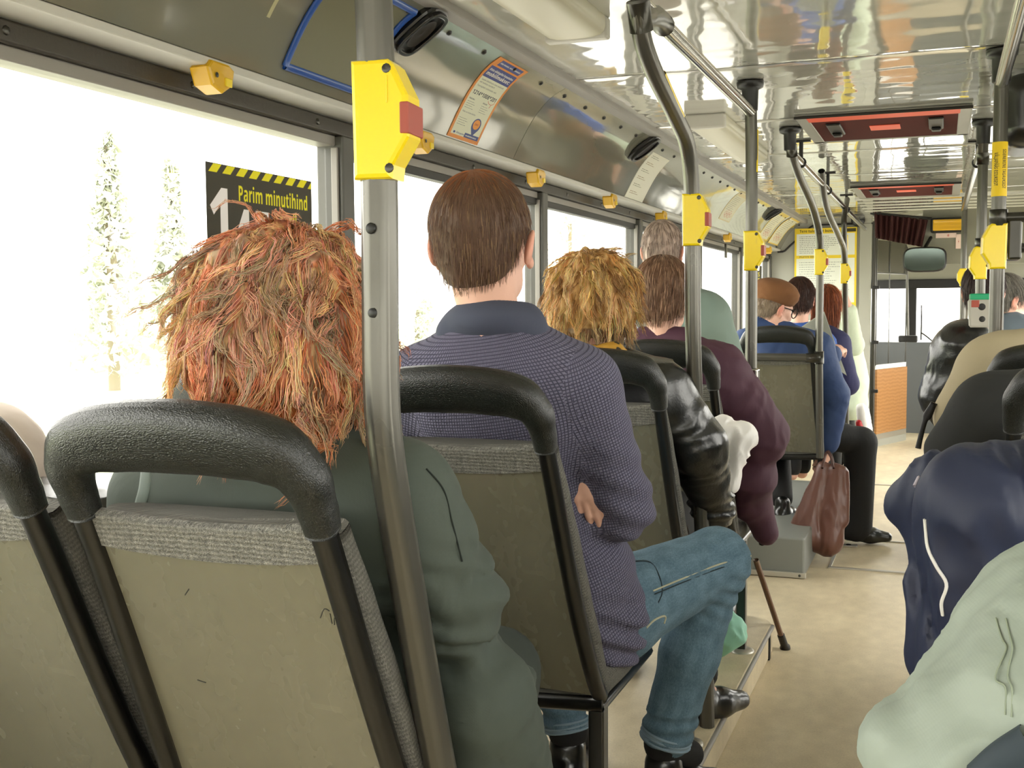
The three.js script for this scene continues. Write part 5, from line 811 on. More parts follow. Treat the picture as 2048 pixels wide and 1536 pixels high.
// ---------- 2: man in the waffle-knit sweater and jeans ----------
{ const J = pose(-0.82, 1.93, { hip: [-0.79, 0.69, -2.37], waist: [-0.82, 0.88, -2.31], chest: [-0.855, 1.12, -2.23], neck: [-0.868, 1.305, -2.17], head: [-0.904,1.492,-2.2], face: [-0.04, 0.02, -1], hs: 1.15,
    shL: [-1.05, 1.2, -2.19], shR: [-0.682, 1.2, -2.19], elL: [-1.12, 0.92, -2.25], elR: [-0.629,0.935,-2.3], wrL: [-0.708,1.034,-2.236], wrR: [-0.93, 0.98, -2.48],
    hjL: [-0.9, 0.67, -2.42], hjR: [-0.7, 0.67, -2.42], knL: [-0.97, 0.64, -2.76], anL: [-0.892,0.258,-2.72], toeL: [-0.87, 0.15, -2.95], knR: [-0.508,0.735,-2.72], anR: [-0.632,0.266,-2.7], toeR: [-0.52,0.165,-2.86] });
  const P = person('man with short brown hair in a purple-blue waffle sweater and jeans, arms crossed', J, { headCell: 0.0035, earOut: 0.009, handL: { d: [0.3, -0.9, 0.1], n: [0.3, 0.1, 0.9], curl: 0.5, cell: 0.003, s: 0.9 }, handR: { d: [-1, 0.1, -0.2], n: [0, 0, -1], curl: 0.4 } });
  const cr = creases(0.006, 8, [1, 1.5, 1]);
  const amp = (x, y, z) => { const dA = Math.hypot(x - J.elR[0], y - J.elR[1], z - J.elR[2]); const low = clamp((0.95 - y) * 4, 0.15, 1); return cr(x, y, z) * low + 0.006 * Math.exp(-dA * dA / 0.02) * Math.sin(y * 95 + x * 40) + 0.008 * clamp((0.78 - y) * 8, 0, 1) * Math.sin(x * 70 + y * 110); };
  const jp = [...jacketPrims(J, 0.016), cone([-0.76, 0.76, -2.34], [-0.735, 0.66, -2.36], 0.145, 0.125, 0.05), cone([-0.646,0.688,-2.36], [-0.646,0.615,-2.36], 0.05, 0.032, 0.04), { ...cone([-0.646,1.019,-2.14], [-0.637,0.96,-2.15], 0.045, 0.03, 0.02), neg: true }];
  cloth(P, 'sweater', jp, K.waffle, 0.0065, amp, jacketBones(J));
  cloth(P, 'collar', [ball([-0.868, 1.335, -2.175], [0.102, 0.05, 0.094], 0.02), { ...cone([-0.868, 1.335, -2.19], [-0.868, 1.43, -2.205], 0.069, 0.075, 0.008), neg: true }, cone([-0.96, 1.305, -2.16], [-0.78, 1.305, -2.16], 0.034, 0.034, 0.03)], K.navyKnit, 0.004, null, [[[-0.868, 1.2, -2.17], [-0.868, 1.4, -2.17], 0.09]]);
  const kc = creases(0.005, 11, [1, 1, 1]);
  const jeansAmp = (x, y, z) => { const d = Math.hypot(x - J.knR[0], y - J.knR[1] + 0.05, z - J.knR[2]); return 0.5 * kc(x, y, z) + 0.009 * Math.exp(-d * d / 0.006) * Math.sin((y + (x + 0.4) * 0.8) * 130) + (y < 0.36 ? 0.004 * Math.sin(y * 160) : 0); };
  const tp = [cone(J.hip, J.waist, 0.135, 0.12, 0.05), cone(J.hjL, J.hjR, 0.115, 0.115, 0.05), cone(J.hjL, J.knL, 0.1, 0.075, 0.04), cone(J.knL, between(J.knL, J.anL, 0.92), 0.073, 0.057, 0.03), cone(J.hjR, J.knR, 0.112, 0.078, 0.04), cone(J.knR, between(J.knR, J.anR, 0.5), 0.075, 0.068, 0.03), cone(between(J.knR, J.anR, 0.5), between(J.knR, J.anR, 0.93), 0.068, 0.062, 0.03)];
  cloth(P, 'jeans', tp, K.denim, 0.0065, jeansAmp, legBones(J));
  const jm = P.t.children.find((c) => c.name === 'jeans'), tf = sdf(tp, jeansAmp), onS = (a) => { const p = [...a]; for (let k = 0; k < 14; k++) { const d = tf(...p), e = 0.003, n = new THREE.Vector3(tf(p[0] + e, p[1], p[2]) - tf(p[0] - e, p[1], p[2]), tf(p[0], p[1] + e, p[2]) - tf(p[0], p[1] - e, p[2]), tf(p[0], p[1], p[2] + e) - tf(p[0], p[1], p[2] - e)).normalize(); for (let i = 0; i < 3; i++) p[i] -= n.getComponent(i) * d * 0.8; } return p; };
  const stitch = std(0xa9a78f, 0.9), darkSeam = std(0x223036, 0.9);
  P.put('side_seam', tube([[-0.582,0.734,-2.4], [-0.537,0.742,-2.5], [-0.491,0.748,-2.62], [-0.443,0.752,-2.72]].map(onS), 0.0022, 30, 6), stitch, jm);
  P.put('side_seam', tube([[-0.582,0.725,-2.4], [-0.537,0.733,-2.5], [-0.491,0.739,-2.62], [-0.443,0.743,-2.72]].map(onS), 0.0016, 30, 6), darkSeam, jm);
  P.put('pocket_seam', tube([[-0.635,0.819,-2.42], [-0.597,0.804,-2.46], [-0.564,0.771,-2.44], [-0.551,0.732,-2.42], [-0.565,0.707,-2.4]].map(onS), 0.0018, 30, 6), darkSeam, jm);
  P.put('back_pocket', tube([[-0.593,0.659,-2.36], [-0.569,0.67,-2.38], [-0.546,0.664,-2.42], [-0.547,0.647,-2.42]].map(onS), 0.0026, 24, 6), stitch, jm);
  for (const k of ['L', 'R']) { const a = between(J['kn' + k], J['an' + k], 0.955), u = V(J['an' + k]).sub(V(J['kn' + k])).normalize(); const r = k === 'R' ? 0.063 : 0.058; const g = new THREE.CylinderGeometry(r, r, 0.018, 28, 1, true), g2 = new THREE.TorusGeometry(r, 0.0035, 6, 28).rotateX(Math.PI / 2); const gg = mergeGeometries([bare(g), bare(g2), bare(g2.clone().translate(0, 0.011, 0)), bare(g2.clone().translate(0, -0.011, 0))]); along(gg, a, [-u.x, -u.y, -u.z]); P.put('cuff', gg, std(0x7f93a0, 0.9), jm); }
  for (const k of ['L', 'R']) { P.put('sock', fieldMesh([cone(between(J['kn' + k], J['an' + k], 0.8), J['an' + k], 0.043, 0.046, 0.02), cone(J['an' + k], between(J['an' + k], J['toe' + k], 0.45), 0.045, 0.036, 0.02)], 0.008), K.sock); P.put('shoe', fieldMesh(shoePrims([J['an' + k][0], 0.19, J['an' + k][2]], [J['toe' + k][0], 0.15, J['toe' + k][2]]).map((p) => ({ ...p, ra: p.ra * 1.12, rb: p.rb * 1.12 })), 0.007), K.blackShoe); }
  const F = P.F, cp = V(F.at([0.0, 0.108, -0.045])), br = lin(0x6e5242), wm = lin(0xa8653a), lt = lin(0x9a7c5a);
  const cap = [hairE(F, [0, 0.037, -0.017], [0.09, 0.096, 0.104]), hairE(F, [0, -0.035, -0.048], [0.06, 0.06, 0.054], 0.035), hairE(F, [0, -0.05, 0.115], [0.12, 0.1, 0.1], 0.01, true), hairE(F, [0.1, -0.02, 0.012], [0.035, 0.048, 0.04], 0.01, true), hairE(F, [-0.1, -0.02, 0.012], [0.035, 0.048, 0.04], 0.01, true), hairE(F, [0, -0.14, -0.03], [0.16, 0.06, 0.16], 0.015, true)];
  addHair(P, 'hair', cap, { n: 4200, cell: 0.0035, seg: 4, len: 0.026, width: 0.0006, stand: 0.22, jit: 0.16, lift: 0.0008, comb: 0.75, crown: [0.0, 0.108, -0.045],
    under: (x, y, z) => { const d = Math.hypot(x - cp.x, y - cp.y, z - cp.z); return vary(mix3(lin(0xa86c48), lin(0x5c4433), clamp(d / 0.055, 0, 1)), 0.12); },
    color: (r) => { const d = V(r.p).distanceTo(cp); return vary(mix3(wm, rnd() > 0.82 ? lt : br, clamp((d - 0.02) / 0.06, 0, 1)), 0.3); } }); }

// ---------- 3: blonde woman in black leather ----------
{ const J = pose(-0.9, 2.82, { head: [-0.93, 1.375, -3.07], neck: [-0.925, 1.19, -3.02], face: [-0.1, -0.05, -1], elR: [-0.636,0.972,-3.1], wrR: [-0.611,0.763,-3.24], shR: [-0.735, 1.12, -3.05], shL: [-1.08, 1.12, -3.05], anR: [-0.662,0.197,-3.3], toeR: [-0.577,0.168,-3.42] });
  J.anR[1] = 0.2; J.toeR[1] = 0.15;
  const P = person('woman with puffy blond hair, black leather jacket and yellow neck scarf', J, { handR: { d: [0.0, -0.4, -1], n: [1, 0, 0] } });
  const bul = (x, y, z) => 0.008 * fold(x * 1.0, y * 2.0, z, 7) + (Math.hypot(x - J.wrR[0], y - J.wrR[1], z - J.wrR[2]) < 0.09 ? 0.004 * Math.sin(y * 210) : 0);
  cloth(P, 'leather_jacket', [...jacketPrims(J, 0.03), cone(J.wrR, [J.wrR[0] - 0.01, J.wrR[1] + 0.035, J.wrR[2] + 0.02], 0.052, 0.055, 0.015)], K.leather, 0.008, bul, jacketBones(J));
  cloth(P, 'trousers', trouserPrims(J), K.black, 0.014, null);
  for (const k of ['L', 'R']) P.put('shoe', fieldMesh(shoePrims(J['an' + k], J['toe' + k]), 0.009), K.blackShoe);
  cloth(P, 'scarf', [cone([-0.985, 1.222, -2.985], [-0.84, 1.228, -2.975], 0.027, 0.027, 0.03), cone([-0.84, 1.228, -2.975], [-0.82, 1.2, -3.08], 0.027, 0.03, 0.03)], std(0xffffff, 0.7, { map: canvasTex(128, 128, (x, w, h) => { x.fillStyle = '#b5872b'; x.fillRect(0, 0, w, h); x.fillStyle = '#2b2412'; for (let k = 0; k < 26; k++) { x.beginPath(); x.arc(hash(k, 1) * w, hash(k, 2) * h, 4 + 4 * hash(k, 3), 0, 7); x.fill(); } }) }), 0.005, creases(0.003, 22), [[[-1, 1.22, -2.98], [-0.8, 1.22, -2.98], 0.03]]).material.map.repeat.set(9, 9);
  P.t.children.find((c) => c.name === 'scarf').material.map.wrapS = P.t.children.find((c) => c.name === 'scarf').material.map.wrapT = THREE.RepeatWrapping;
  cloth(P, 'blouse_collar', [cone([-1.025, 1.205, -2.99], [-0.96, 1.235, -2.975], 0.03, 0.024, 0.02), cone([-1.025, 1.205, -2.99], [-1.03, 1.2, -3.06], 0.03, 0.03, 0.02)], K.teal, 0.006, null);
  const F = P.F, gold = lin(0xc99a58), pale = lin(0xe6c48c), dk = lin(0x86582c), gr = lin(0x8a765e);
  const hp = [ball([-0.925, 1.415, -3.07], [0.126, 0.105, 0.125], 0.04), ball([-0.925, 1.345, -3.06], [0.125, 0.085, 0.11], 0.04), ball([-0.925, 1.28, -3.06], [0.075, 0.05, 0.075], 0.04), hairE(F, [0, -0.04, 0.15], [0.1, 0.11, 0.1], 0.02, true)];
  addHair(P, 'hair', hp, { n: 4500, clumps: 600, curl: 0.006, fuzz: 0.004, cell: 0.005, disp: (x, y, z) => 0.018 * (Math.abs(N3(x * 34, y * 18, z * 34)) - 0.2) + 0.008 * N3(x * 60, y * 26, z * 60), seg: 5, len: 0.06, width: 0.0011, stand: 0.45, jit: 0.3, puff: 0.008, lift: 0.001, comb: 0.5, crown: [0.02, 0.14, 0.0],
    under: (x, y, z) => { const a = N3(x * 70, y * 20, z * 70); return y < 1.3 ? mix3(gr, dk, 0.3 + a) : mix3(mix3(gold, pale, clamp(0.2 + a, 0, 1)), dk, clamp(0.35 - 1.2 * a, 0, 0.8)); }, color: (r) => { const n = N3(r.p[0] * 30, r.p[1] * 12, r.p[2] * 30); let c = n > 0.15 ? pale : n < -0.2 ? dk : gold; if (r.p[1] < 1.31) c = mix3(c, gr, 0.75); return vary(c, 0.3); }, tip: (r, c) => mix3(c, pale, 0.35),
    bend: (d, p, g, t) => { const s = 24; d.x += 0.3 * N3(p.x * s, p.y * s, p.z * s); d.z += 0.3 * N3(p.x * s, p.y * s + 9, p.z * s); d.y -= 0.2; } }); }

// ---------- 4: plum jacket ----------
{ const J = pose(-0.87, 3.56, { head: [-0.893, 1.385, -3.8], neck: [-0.885, 1.21, -3.76], face: [0.05, -0.08, -1], hs: 0.98, shR: [-0.70, 1.135, -3.79], shL: [-1.05, 1.135, -3.79], elR: [-0.576,0.914,-3.88], wrR: [-0.72, 0.86, -4.15] });
  const P = person('person with short brown hair in a plum jacket', J, { handR: { d: [-0.5, 0, -1], n: [0, 1, 0] } });
  const amp = creases(0.011, 6, [1, 1.3, 1]);
  cloth(P, 'jacket', [...jacketPrims(J, 0.03), cone(between(J.shR, J.elR, 0.5), J.elR, 0.088, 0.085, 0.04), cone([-0.612,0.757,-3.9], [-0.623,0.683,-3.92], 0.09, 0.06, 0.05), cone([-0.628,0.749,-3.95], [-0.569,0.568,-3.97], 0.05, 0.045, 0.04)], K.plum, 0.008, amp, jacketBones(J));
  cloth(P, 'collar', [cone([-0.97, 1.235, -3.735], [-0.8, 1.235, -3.735], 0.034, 0.034, 0.03), cone([-0.95, 1.265, -3.75], [-0.82, 1.265, -3.75], 0.024, 0.024, 0.03)], K.plum, 0.007, creases(0.004, 26));
  P.put('drawcord_toggle', lathe([[0, 0], [0.01, 0.004], [0.012, 0.014], [0.006, 0.024], [0, 0.026]], 10).translate(...[-0.579,0.514,-3.97]), K.black);
  cloth(P, 'trousers', trouserPrims(J), K.black, 0.014, null);
  for (const k of ['L', 'R']) P.put('shoe', fieldMesh(shoePrims(J['an' + k], J['toe' + k]), 0.01), K.blackShoe);
  const br = lin(0x7a5a46), lt = lin(0xb8947a);
  addHair(P, 'hair', [...shortCap(P.F, 0.016), hairE(P.F, [0, 0.05, -0.02], [0.092, 0.095, 0.11])], { n: 2600, cell: 0.005, seg: 4, len: 0.04, width: 0.001, stand: 0.3, jit: 0.2, comb: 0.5, crown: [0, 0.12, -0.02], under: (x, y, z) => mix3(lin(0x6b4f3c), lin(0x94745a), clamp(0.3 + N3(x * 60, y * 20, z * 60), 0, 1)), color: () => vary(rnd() > 0.75 ? lt : br, 0.3) }); }

// ---------- 5: grey-haired man by the window ----------
{ const J = pose(-1.09, 4.5, { face: [-0.1, 0, -1], hs: 1.0 }); for (const k of Object.keys(J)) if (Array.isArray(J[k]) && k !== 'face' && k !== 'up' && !/^(an|toe)/.test(k)) J[k][1] += 0.23; J.anL[1] = J.anR[1] = 0.1; J.toeL[1] = J.toeR[1] = 0.04;
  J.head = [-1.123,1.594,-4.75]; J.neck = [J.head[0] + 0.01, 1.41, -4.72]; J.elR = [-0.84, 1.06, -4.85]; J.shR = [-0.93, 1.32, -4.76]; J.shL = [-1.28, 1.32, -4.76];
  const P = person('tall man with receding grey hair in a grey-green jacket by the window', J, {});
  cloth(P, 'jacket', jacketPrims(J, 0.028), K.greyGreen, 0.012, creases(0.007, 7), jacketBones(J));
  cloth(P, 'collar', [cone([J.neck[0] - 0.1, 1.42, -4.69], [J.neck[0] + 0.08, 1.44, -4.69], 0.03, 0.03, 0.03), cone([J.neck[0] - 0.1, 1.42, -4.69], [J.neck[0] - 0.15, 1.385, -4.74], 0.03, 0.025, 0.03)], std(0x3d5358, 0.7), 0.008, null);
  cloth(P, 'yoke', [cone([-1.24, 1.3, -4.72], [-1.2, 1.14, -4.68], 0.082, 0.085, 0.03)], K.paleBlue, 0.012, creases(0.006, 9));
  cloth(P, 'trousers', trouserPrims(J), K.slate, 0.018, null);
  for (const k of ['L', 'R']) P.put('shoe', fieldMesh(shoePrims(J['an' + k], J['toe' + k]), 0.014), K.blackShoe);
  addHair(P, 'hair', shortCap(P.F, 0.007), { n: 1500, cell: 0.006, seg: 3, len: 0.03, width: 0.0012, stand: 0.25, jit: 0.2, comb: 0.6, under: (x, y, z) => mix3(lin(0x8a776c), lin(0xc0aa9c), clamp(0.4 + N3(x * 50, y * 20, z * 50), 0, 1)), color: () => vary(rnd() > 0.5 ? lin(0xc0ada0) : lin(0x85736a), 0.25) }); }

// ---------- 6: man with beret, reading ----------
{ const J = pose(-0.82, 6.0, { head: [-0.866,1.339,-6.33], face: [0.8, -0.3, -0.62], hs: 1.0, chest: [-0.82, 1.03, -6.3], neck: [-0.84, 1.2, -6.3], shL: [-1.0, 1.14, -6.3], shR: [-0.64, 1.12, -6.34], elR: [-0.551,0.872,-6.3], wrR: [-0.585,0.582,-6.36], elL: [-0.95, 0.9, -6.4], wrL: [-0.56,1.087,-6.62], hjR: [-0.7, 0.67, -6.46], knR: [-0.417,0.581,-6.62], anR: [-0.438,0.101,-6.62], toeR: [-0.26,0.03,-6.66], anL: [-0.815,0.232,-6.35], toeL: [-0.764,0.195,-6.5] });
  const P = person('man in brown beret and glasses wearing a blue jacket, reading', J, { eyes: true, headCell: 0.004, handR: { d: [0, -1, -0.1], n: [0.9, 0, 0.3], curl: 0.9 }, handL: { d: [0.2, 0.25, -0.8], n: [0.3, 0.9, 0.4], curl: 0.7 } });
  cloth(P, 'jacket', [...jacketPrims(J, 0.03), cone(J.elR, between(J.elR, J.wrR, 0.85), 0.085, 0.062, 0.03)], K.blueJacket, 0.011, creases(0.008, 8, [1, 1.4, 1]), jacketBones(J));
  cloth(P, 'collar', [cone([-0.97, 1.235, -6.26], [-0.74, 1.21, -6.3], 0.045, 0.035, 0.04), cone([-0.94, 1.265, -6.28], [-0.78, 1.24, -6.3], 0.035, 0.028, 0.03)], K.blueJacket, 0.01, null);
  cloth(P, 'trousers', [...trouserPrims(J), cone(J.knR, J.anR, 0.085, 0.09, 0.03)], K.black, 0.013, null);
  for (const k of ['L', 'R']) P.put('shoe', fieldMesh(shoePrims(J['an' + k], J['toe' + k]), 0.009), K.blackShoe);
  const F = P.F;
  P.put('beret', fieldMesh([ball(F.at([0, 0.09, -0.02]), [0.126, 0.072, 0.132], 0.02, F.q), ball(F.at([0, 0.05, -0.015]), [0.092, 0.035, 0.105], 0.03, F.q), cone(F.at([0, 0.14, -0.02]), F.at([0, 0.165, -0.02]), 0.004, 0.003, 0.005)], 0.007, creases(0.004, 12)), K.felt);
  for (const e of [-1, 1]) P.put('glasses_temple', tube([F.at([0.082 * e, 0.012, -0.02]), F.at([0.07 * e, 0.012, 0.08])], 0.003, 4, 6), K.black);
  for (const x of [-0.034, 0.034]) { const g = new THREE.TorusGeometry(0.027, 0.003, 6, 20); g.applyQuaternion(F.q); g.translate(...F.at([x, 0.004, 0.108])); P.put('glasses_rim', g, K.black); }
  for (const x of [-0.034, 0.034]) { const g = new THREE.CircleGeometry(0.026, 18); g.applyQuaternion(F.q); g.translate(...F.at([x, 0.004, 0.109])); P.put('lens', g, M.glass); }
  addHair(P, 'hair', [hairE(F, [0, 0.01, -0.03], [0.084, 0.06, 0.09], 0.02), hairE(F, [0, -0.03, -0.045], [0.066, 0.045, 0.05], 0.02), hairE(F, [0, -0.03, 0.1], [0.13, 0.12, 0.095], 0.01, true)], { n: 1500, cell: 0.006, seg: 3, len: 0.025, width: 0.0012, stand: 0.2, jit: 0.2, comb: 1, under: () => vary(lin(0x8a7866), 0.12), color: () => vary(lin(0x9b8974), 0.3) }); }
{ const t = thing('newspaper', 'grey folded newspaper held by the beret man', 'newspaper'); const a = [-0.812,1.192,-6.7], b = [-0.641,1.307,-6.75], c = [-0.497,0.958,-6.6], d = [-0.636,1.063,-6.5];
  mesh('sheet', sheet(a, d, c, b, 0.006, 8, 8), std(0x8b8d82, 0.85), t); mesh('sheet', sheet([a[0], a[1] + 0.004, a[2] - 0.02], [d[0] + 0.01, d[1] + 0.01, d[2] - 0.02], [c[0] - 0.02, c[1] + 0.04, c[2] - 0.03], [b[0], b[1] + 0.012, b[2] - 0.02], 0.004, 4, 4), std(0xa2a498, 0.85), t); }

// ---------- 7 to 9: the front seats ----------
{ const J = pose(-0.78, 6.95, {}); const h = [-0.835,1.398,-7.25]; J.head = h; J.neck = [h[0], 1.2, -7.22]; for (const k of ['shL', 'shR', 'elL', 'elR', 'wrL', 'wrR', 'hip', 'waist', 'chest', 'hjL', 'hjR', 'knL', 'knR', 'anL', 'anR', 'toeL', 'toeR']) J[k][0] += h[0] + 0.78; J.elR = [J.shR[0] + 0.02, 0.9, -7.3]; J.wrR = [J.shR[0] - 0.1, 0.8, -7.5]; J.shR[0] -= 0.03;
  const P = person('dark-haired person in bright blue just ahead of the beret', J, {});
  cloth(P, 'jacket', jacketPrims(J, 0.025), K.brightBlue, 0.014, creases(0.006, 8)); cloth(P, 'trousers', trouserPrims(J), K.black, 0.018, null);
  addHair(P, 'hair', shortCap(P.F, 0.014), { n: 2200, cell: 0.006, seg: 3, len: 0.04, width: 0.0013, stand: 0.2, jit: 0.15, comb: 0.6, under: () => vary(lin(0x241410), 0.1), color: () => vary(lin(0x4a3028), 0.3) }); }
{ const J = pose(-0.62, 7.05, {}); const h = [-0.692,1.352,-7.45]; const dx = h[0] + 0.62; for (const k of Object.keys(J)) if (Array.isArray(J[k]) && k !== 'face' && k !== 'up') J[k][0] += dx - 0.09; J.head = h; J.neck = [h[0] - 0.03, 1.19, -7.4];
  const P = person('person with long auburn hair beside the front poles', J, {});
  cloth(P, 'jacket', jacketPrims(J, 0.022), std(0x2a2b52, 0.8), 0.014, creases(0.006, 8)); cloth(P, 'trousers', trouserPrims(J), K.black, 0.018, null);
  const F = P.F; addHair(P, 'hair', [...shortCap(F, 0.014).slice(0, 1), hairE(F, [0, -0.05, -0.045], [0.085, 0.11, 0.06], 0.03), hairE(F, [0.015, -0.13, -0.05], [0.075, 0.09, 0.045], 0.03), hairE(F, [0, -0.03, 0.15], [0.12, 0.14, 0.1], 0.01, true)], { n: 1800, cell: 0.006, seg: 6, len: 0.1, width: 0.0013, stand: 0.1, jit: 0.12, comb: 1.2, puff: 0.006, under: (x, y, z) => mix3(lin(0x57291a), lin(0x9a5638), clamp(0.3 + N3(x * 60, y * 8, z * 60), 0, 1)), color: () => vary(rnd() > 0.7 ? lin(0xc8764c) : lin(0x7a4028), 0.3) }); }
{ const J = pose(-0.5, 7.9, {}); Object.assign(J, { hip: [-0.55, 0.82, -8.35], waist: [-0.57, 0.93, -8.35], chest: [-0.6, 1.08, -8.33], neck: [-0.64, 1.24, -8.31], head: [-0.72, 1.36, -8.42], hjL: [-0.66, 0.78, -8.35], hjR: [-0.58, 0.78, -8.35], knL: [-0.66, 0.46, -8.37], knR: [-0.55, 0.46, -8.37], anL: [-0.6, 0.09, -8.35], anR: [-0.45, 0.09, -8.35], toeL: [-0.6, 0.05, -8.52], toeR: [-0.44, 0.05, -8.52], shL: [-0.76, 1.17, -8.33], shR: [-0.56, 1.14, -8.3], elR: [-0.576,1.08,-8.15], wrR: [-0.594,1.331,-7.95], elL: [-0.72, 1.0, -8.3], wrL: [-0.64, 0.8, -8.4], face: [0.2, 0, -1], hs: 0.92 });
  for (const k of Object.keys(J)) if (Array.isArray(J[k]) && !/face|up|wrR|elR/.test(k)) J[k][0] -= 0.09;
  const P = person('standing person in a pale green jacket gripping the front pole', J, { handR: { d: [-0.2, 0.9, 0.2], n: [1, 0.1, 0.1], curl: 1.1 } });
  cloth(P, 'jacket', [...jacketPrims(J, 0.02), cone([-0.64, 1.0, -8.3], [-0.6, 0.66, -8.3], 0.09, 0.12, 0.05)], K.paleGreen, 0.013, creases(0.008, 8)); cloth(P, 'trousers', trouserPrims(J, 0.01), K.black, 0.018, null);
  for (const k of ['L', 'R']) P.put('shoe', fieldMesh(shoePrims(J['an' + k], J['toe' + k]), 0.014), K.blackShoe);
  addHair(P, 'hair', shortCap(P.F, 0.012), { n: 1200, cell: 0.007, seg: 3, len: 0.04, width: 0.0014, stand: 0.2, jit: 0.15, comb: 0.6, under: () => vary(lin(0x5a4030), 0.1), color: () => vary(lin(0x6b4c38), 0.3) }); }

// ---------- right-hand side ----------
function rightPerson(label, x, s, o) { const J = pose(x, s, o.J ?? {}); const P = person(label, J, o); cloth(P, 'jacket', [...jacketPrims(J, o.ease ?? 0.025), ...(o.extra ?? [])], o.mat, o.cell ?? 0.01, o.disp ?? creases(0.008, 7), jacketBones(J)); cloth(P, 'trousers', trouserPrims(J), o.legs ?? K.slate, 0.018, null); for (const k of ['L', 'R']) P.put('shoe', fieldMesh(shoePrims(J['an' + k], J['toe' + k]), 0.014), K.blackShoe); addHair(P, 'hair', shortCap(P.F, 0.013), { n: o.hairN ?? 1500, cell: 0.007, seg: 3, len: 0.04, width: 0.0013, stand: 0.25, jit: 0.2, comb: 0.6, under: () => vary(o.hair, 0.12), color: () => vary(mix3(o.hair, [0.5, 0.45, 0.4], rnd() * (o.grey ?? 0.15)), 0.3) }); return P; }
rightPerson('person with dark hair in a creased black leather jacket leaning into the aisle', 0.22, 5.2, { mat: K.leather, hair: lin(0x2a1316), cell: 0.009, disp: creases(0.009, 6, [1, 1.6, 1]), J: { head: [0.171,1.411,-5.55], neck: [0.16, 1.19, -5.5], shL: [0.045,1.132,-5.3], elL: [0.018,0.934,-5.35], wrL: [0.1, 0.86, -5.5] }, extra: [cone([0.095,1.17,-5.28], [0.018,0.958,-5.32], 0.12, 0.1, 0.05), cone([0.007,0.958,-5.32], [0.027,0.801,-5.34], 0.085, 0.035, 0.04)] });
rightPerson('grey-haired person in a grey-blue jacket at the right edge', 0.42, 5.95, { mat: std(0x5f6b74, 0.75), hair: lin(0x6a675f), grey: 0.5, hairN: 2600, J: { head: [0.315,1.378,-6.35], face: [0.9, -0.1, -0.45], neck: [0.325,1.25,-6.3], shL: [0.273,1.149,-6.25], shR: [0.509,1.151,-6.25], elL: [0.249,0.915,-6.3] } });
rightPerson('person in a beige jacket in front of the farther right-hand handle', 0.34, 3.45, { mat: K.beige, hair: lin(0x6b5a44), disp: creases(0.005, 5), J: { shL: [0.133,1.149,-3.74], elL: [0.058,1.003,-3.8], wrL: [0.14, 0.82, -4.05], chest: [0.34, 1.03, -3.76], head: [0.46, 1.36, -3.76], neck: [0.42, 1.17, -3.72] }, extra: [cone([0.166,1.189,-3.72], [0.064,1.03,-3.76], 0.075, 0.062, 0.05), cone([0.05,1.012,-3.78], [0.018,0.938,-3.8], 0.035, 0.012, 0.03), cone([0.152,1.159,-3.7], [0.248,1.191,-3.7], 0.09, 0.09, 0.05)] });
rightPerson('person in a charcoal sweater seated before the nearer right-hand seat', 0.34, 2.525, { mat: K.charcoal, hair: lin(0x3b2d22), disp: creases(0.004, 6), J: { shL: [0.117,1.116,-2.8], elL: [0.05,1.01,-2.84], wrL: [0.12, 0.8, -3.1] , head: [0.5, 1.36, -2.8], neck: [0.44, 1.17, -2.78] }, extra: [cone([0.107,1.099,-2.8], [0.05,1.016,-2.84], 0.075, 0.06, 0.05)] });
{ const J = pose(0.32, 1.5, { shL: [0.06,1.077,-1.66], elL: [0.046,0.847,-1.7], wrL: [0.12, 0.78, -1.95], head: [0.42, 1.36, -1.76], neck: [0.38, 1.17, -1.74], chest: [0.36, 1.0, -1.76] });
  const P = person('person in a navy track jacket with white piping beside the aisle', J, {});
  const wr = (x, y, z) => 0.008 * fold(x * 2.4, y * 0.8, z * 1.2, 9) + 0.006 * Math.exp(-Math.pow((y - 0.98) / 0.1, 2)) * Math.sin(x * 90 + y * 40);
  const jp = [...jacketPrims(J, 0.02), cone([0.057,1.086,-1.64], [0.056,0.854,-1.68], 0.082, 0.068, 0.015), cone([-0.002,1.108,-1.74], [-0.039,1.056,-1.77], 0.036, 0.033, 0.01), cone([-0.039,1.056,-1.77], [-0.002,0.953,-1.74], 0.034, 0.028, 0.01), cone([0.004,0.949,-1.74], [0.006,0.858,-1.72], 0.03, 0.04, 0.03)];
  cloth(P, 'track_jacket', jp, K.navy, 0.007, wr, [[J.shL, J.elL, 0.08], [J.hip, J.neck, 0.17]]);
  const jm = P.t.children.find((c) => c.name === 'track_jacket'), tf = sdf(jp, wr), onS = (a) => { const p = [...a]; for (let k = 0; k < 14; k++) { const d = tf(...p) - 0.0012, e = 0.003, n = new THREE.Vector3(tf(p[0] + e, p[1], p[2]) - tf(p[0] - e, p[1], p[2]), tf(p[0], p[1] + e, p[2]) - tf(p[0], p[1] - e, p[2]), tf(p[0], p[1], p[2] + e) - tf(p[0], p[1], p[2] - e)).normalize(); for (let i = 0; i < 3; i++) p[i] -= n.getComponent(i) * d * 0.8; } return p; };
  P.put('piping', tube([[-0.007,1.074,-1.6], [-0.009,1.056,-1.6], [-0.005,1.033,-1.6], [0.004,1.01,-1.6], [0.012,0.99,-1.6], [0.012,0.963,-1.6], [0.009,0.942,-1.6]].map(onS), 0.0024, 30, 6), K.white, jm);
  P.put('piping', tube([[-0.037,1.124,-1.66], [-0.028,1.119,-1.65], [-0.021,1.107,-1.64]].map(onS), 0.0028, 16, 6), std(0xb9b2c0, 0.7), jm);
  cloth(P, 'trousers', trouserPrims(J), K.slate, 0.02, null);
  addHair(P, 'hair', shortCap(P.F, 0.013), { n: 900, cell: 0.008, seg: 3, len: 0.04, width: 0.0014, under: () => lin(0x3b2d22), color: () => vary(lin(0x3b2d22), 0.3) }); }
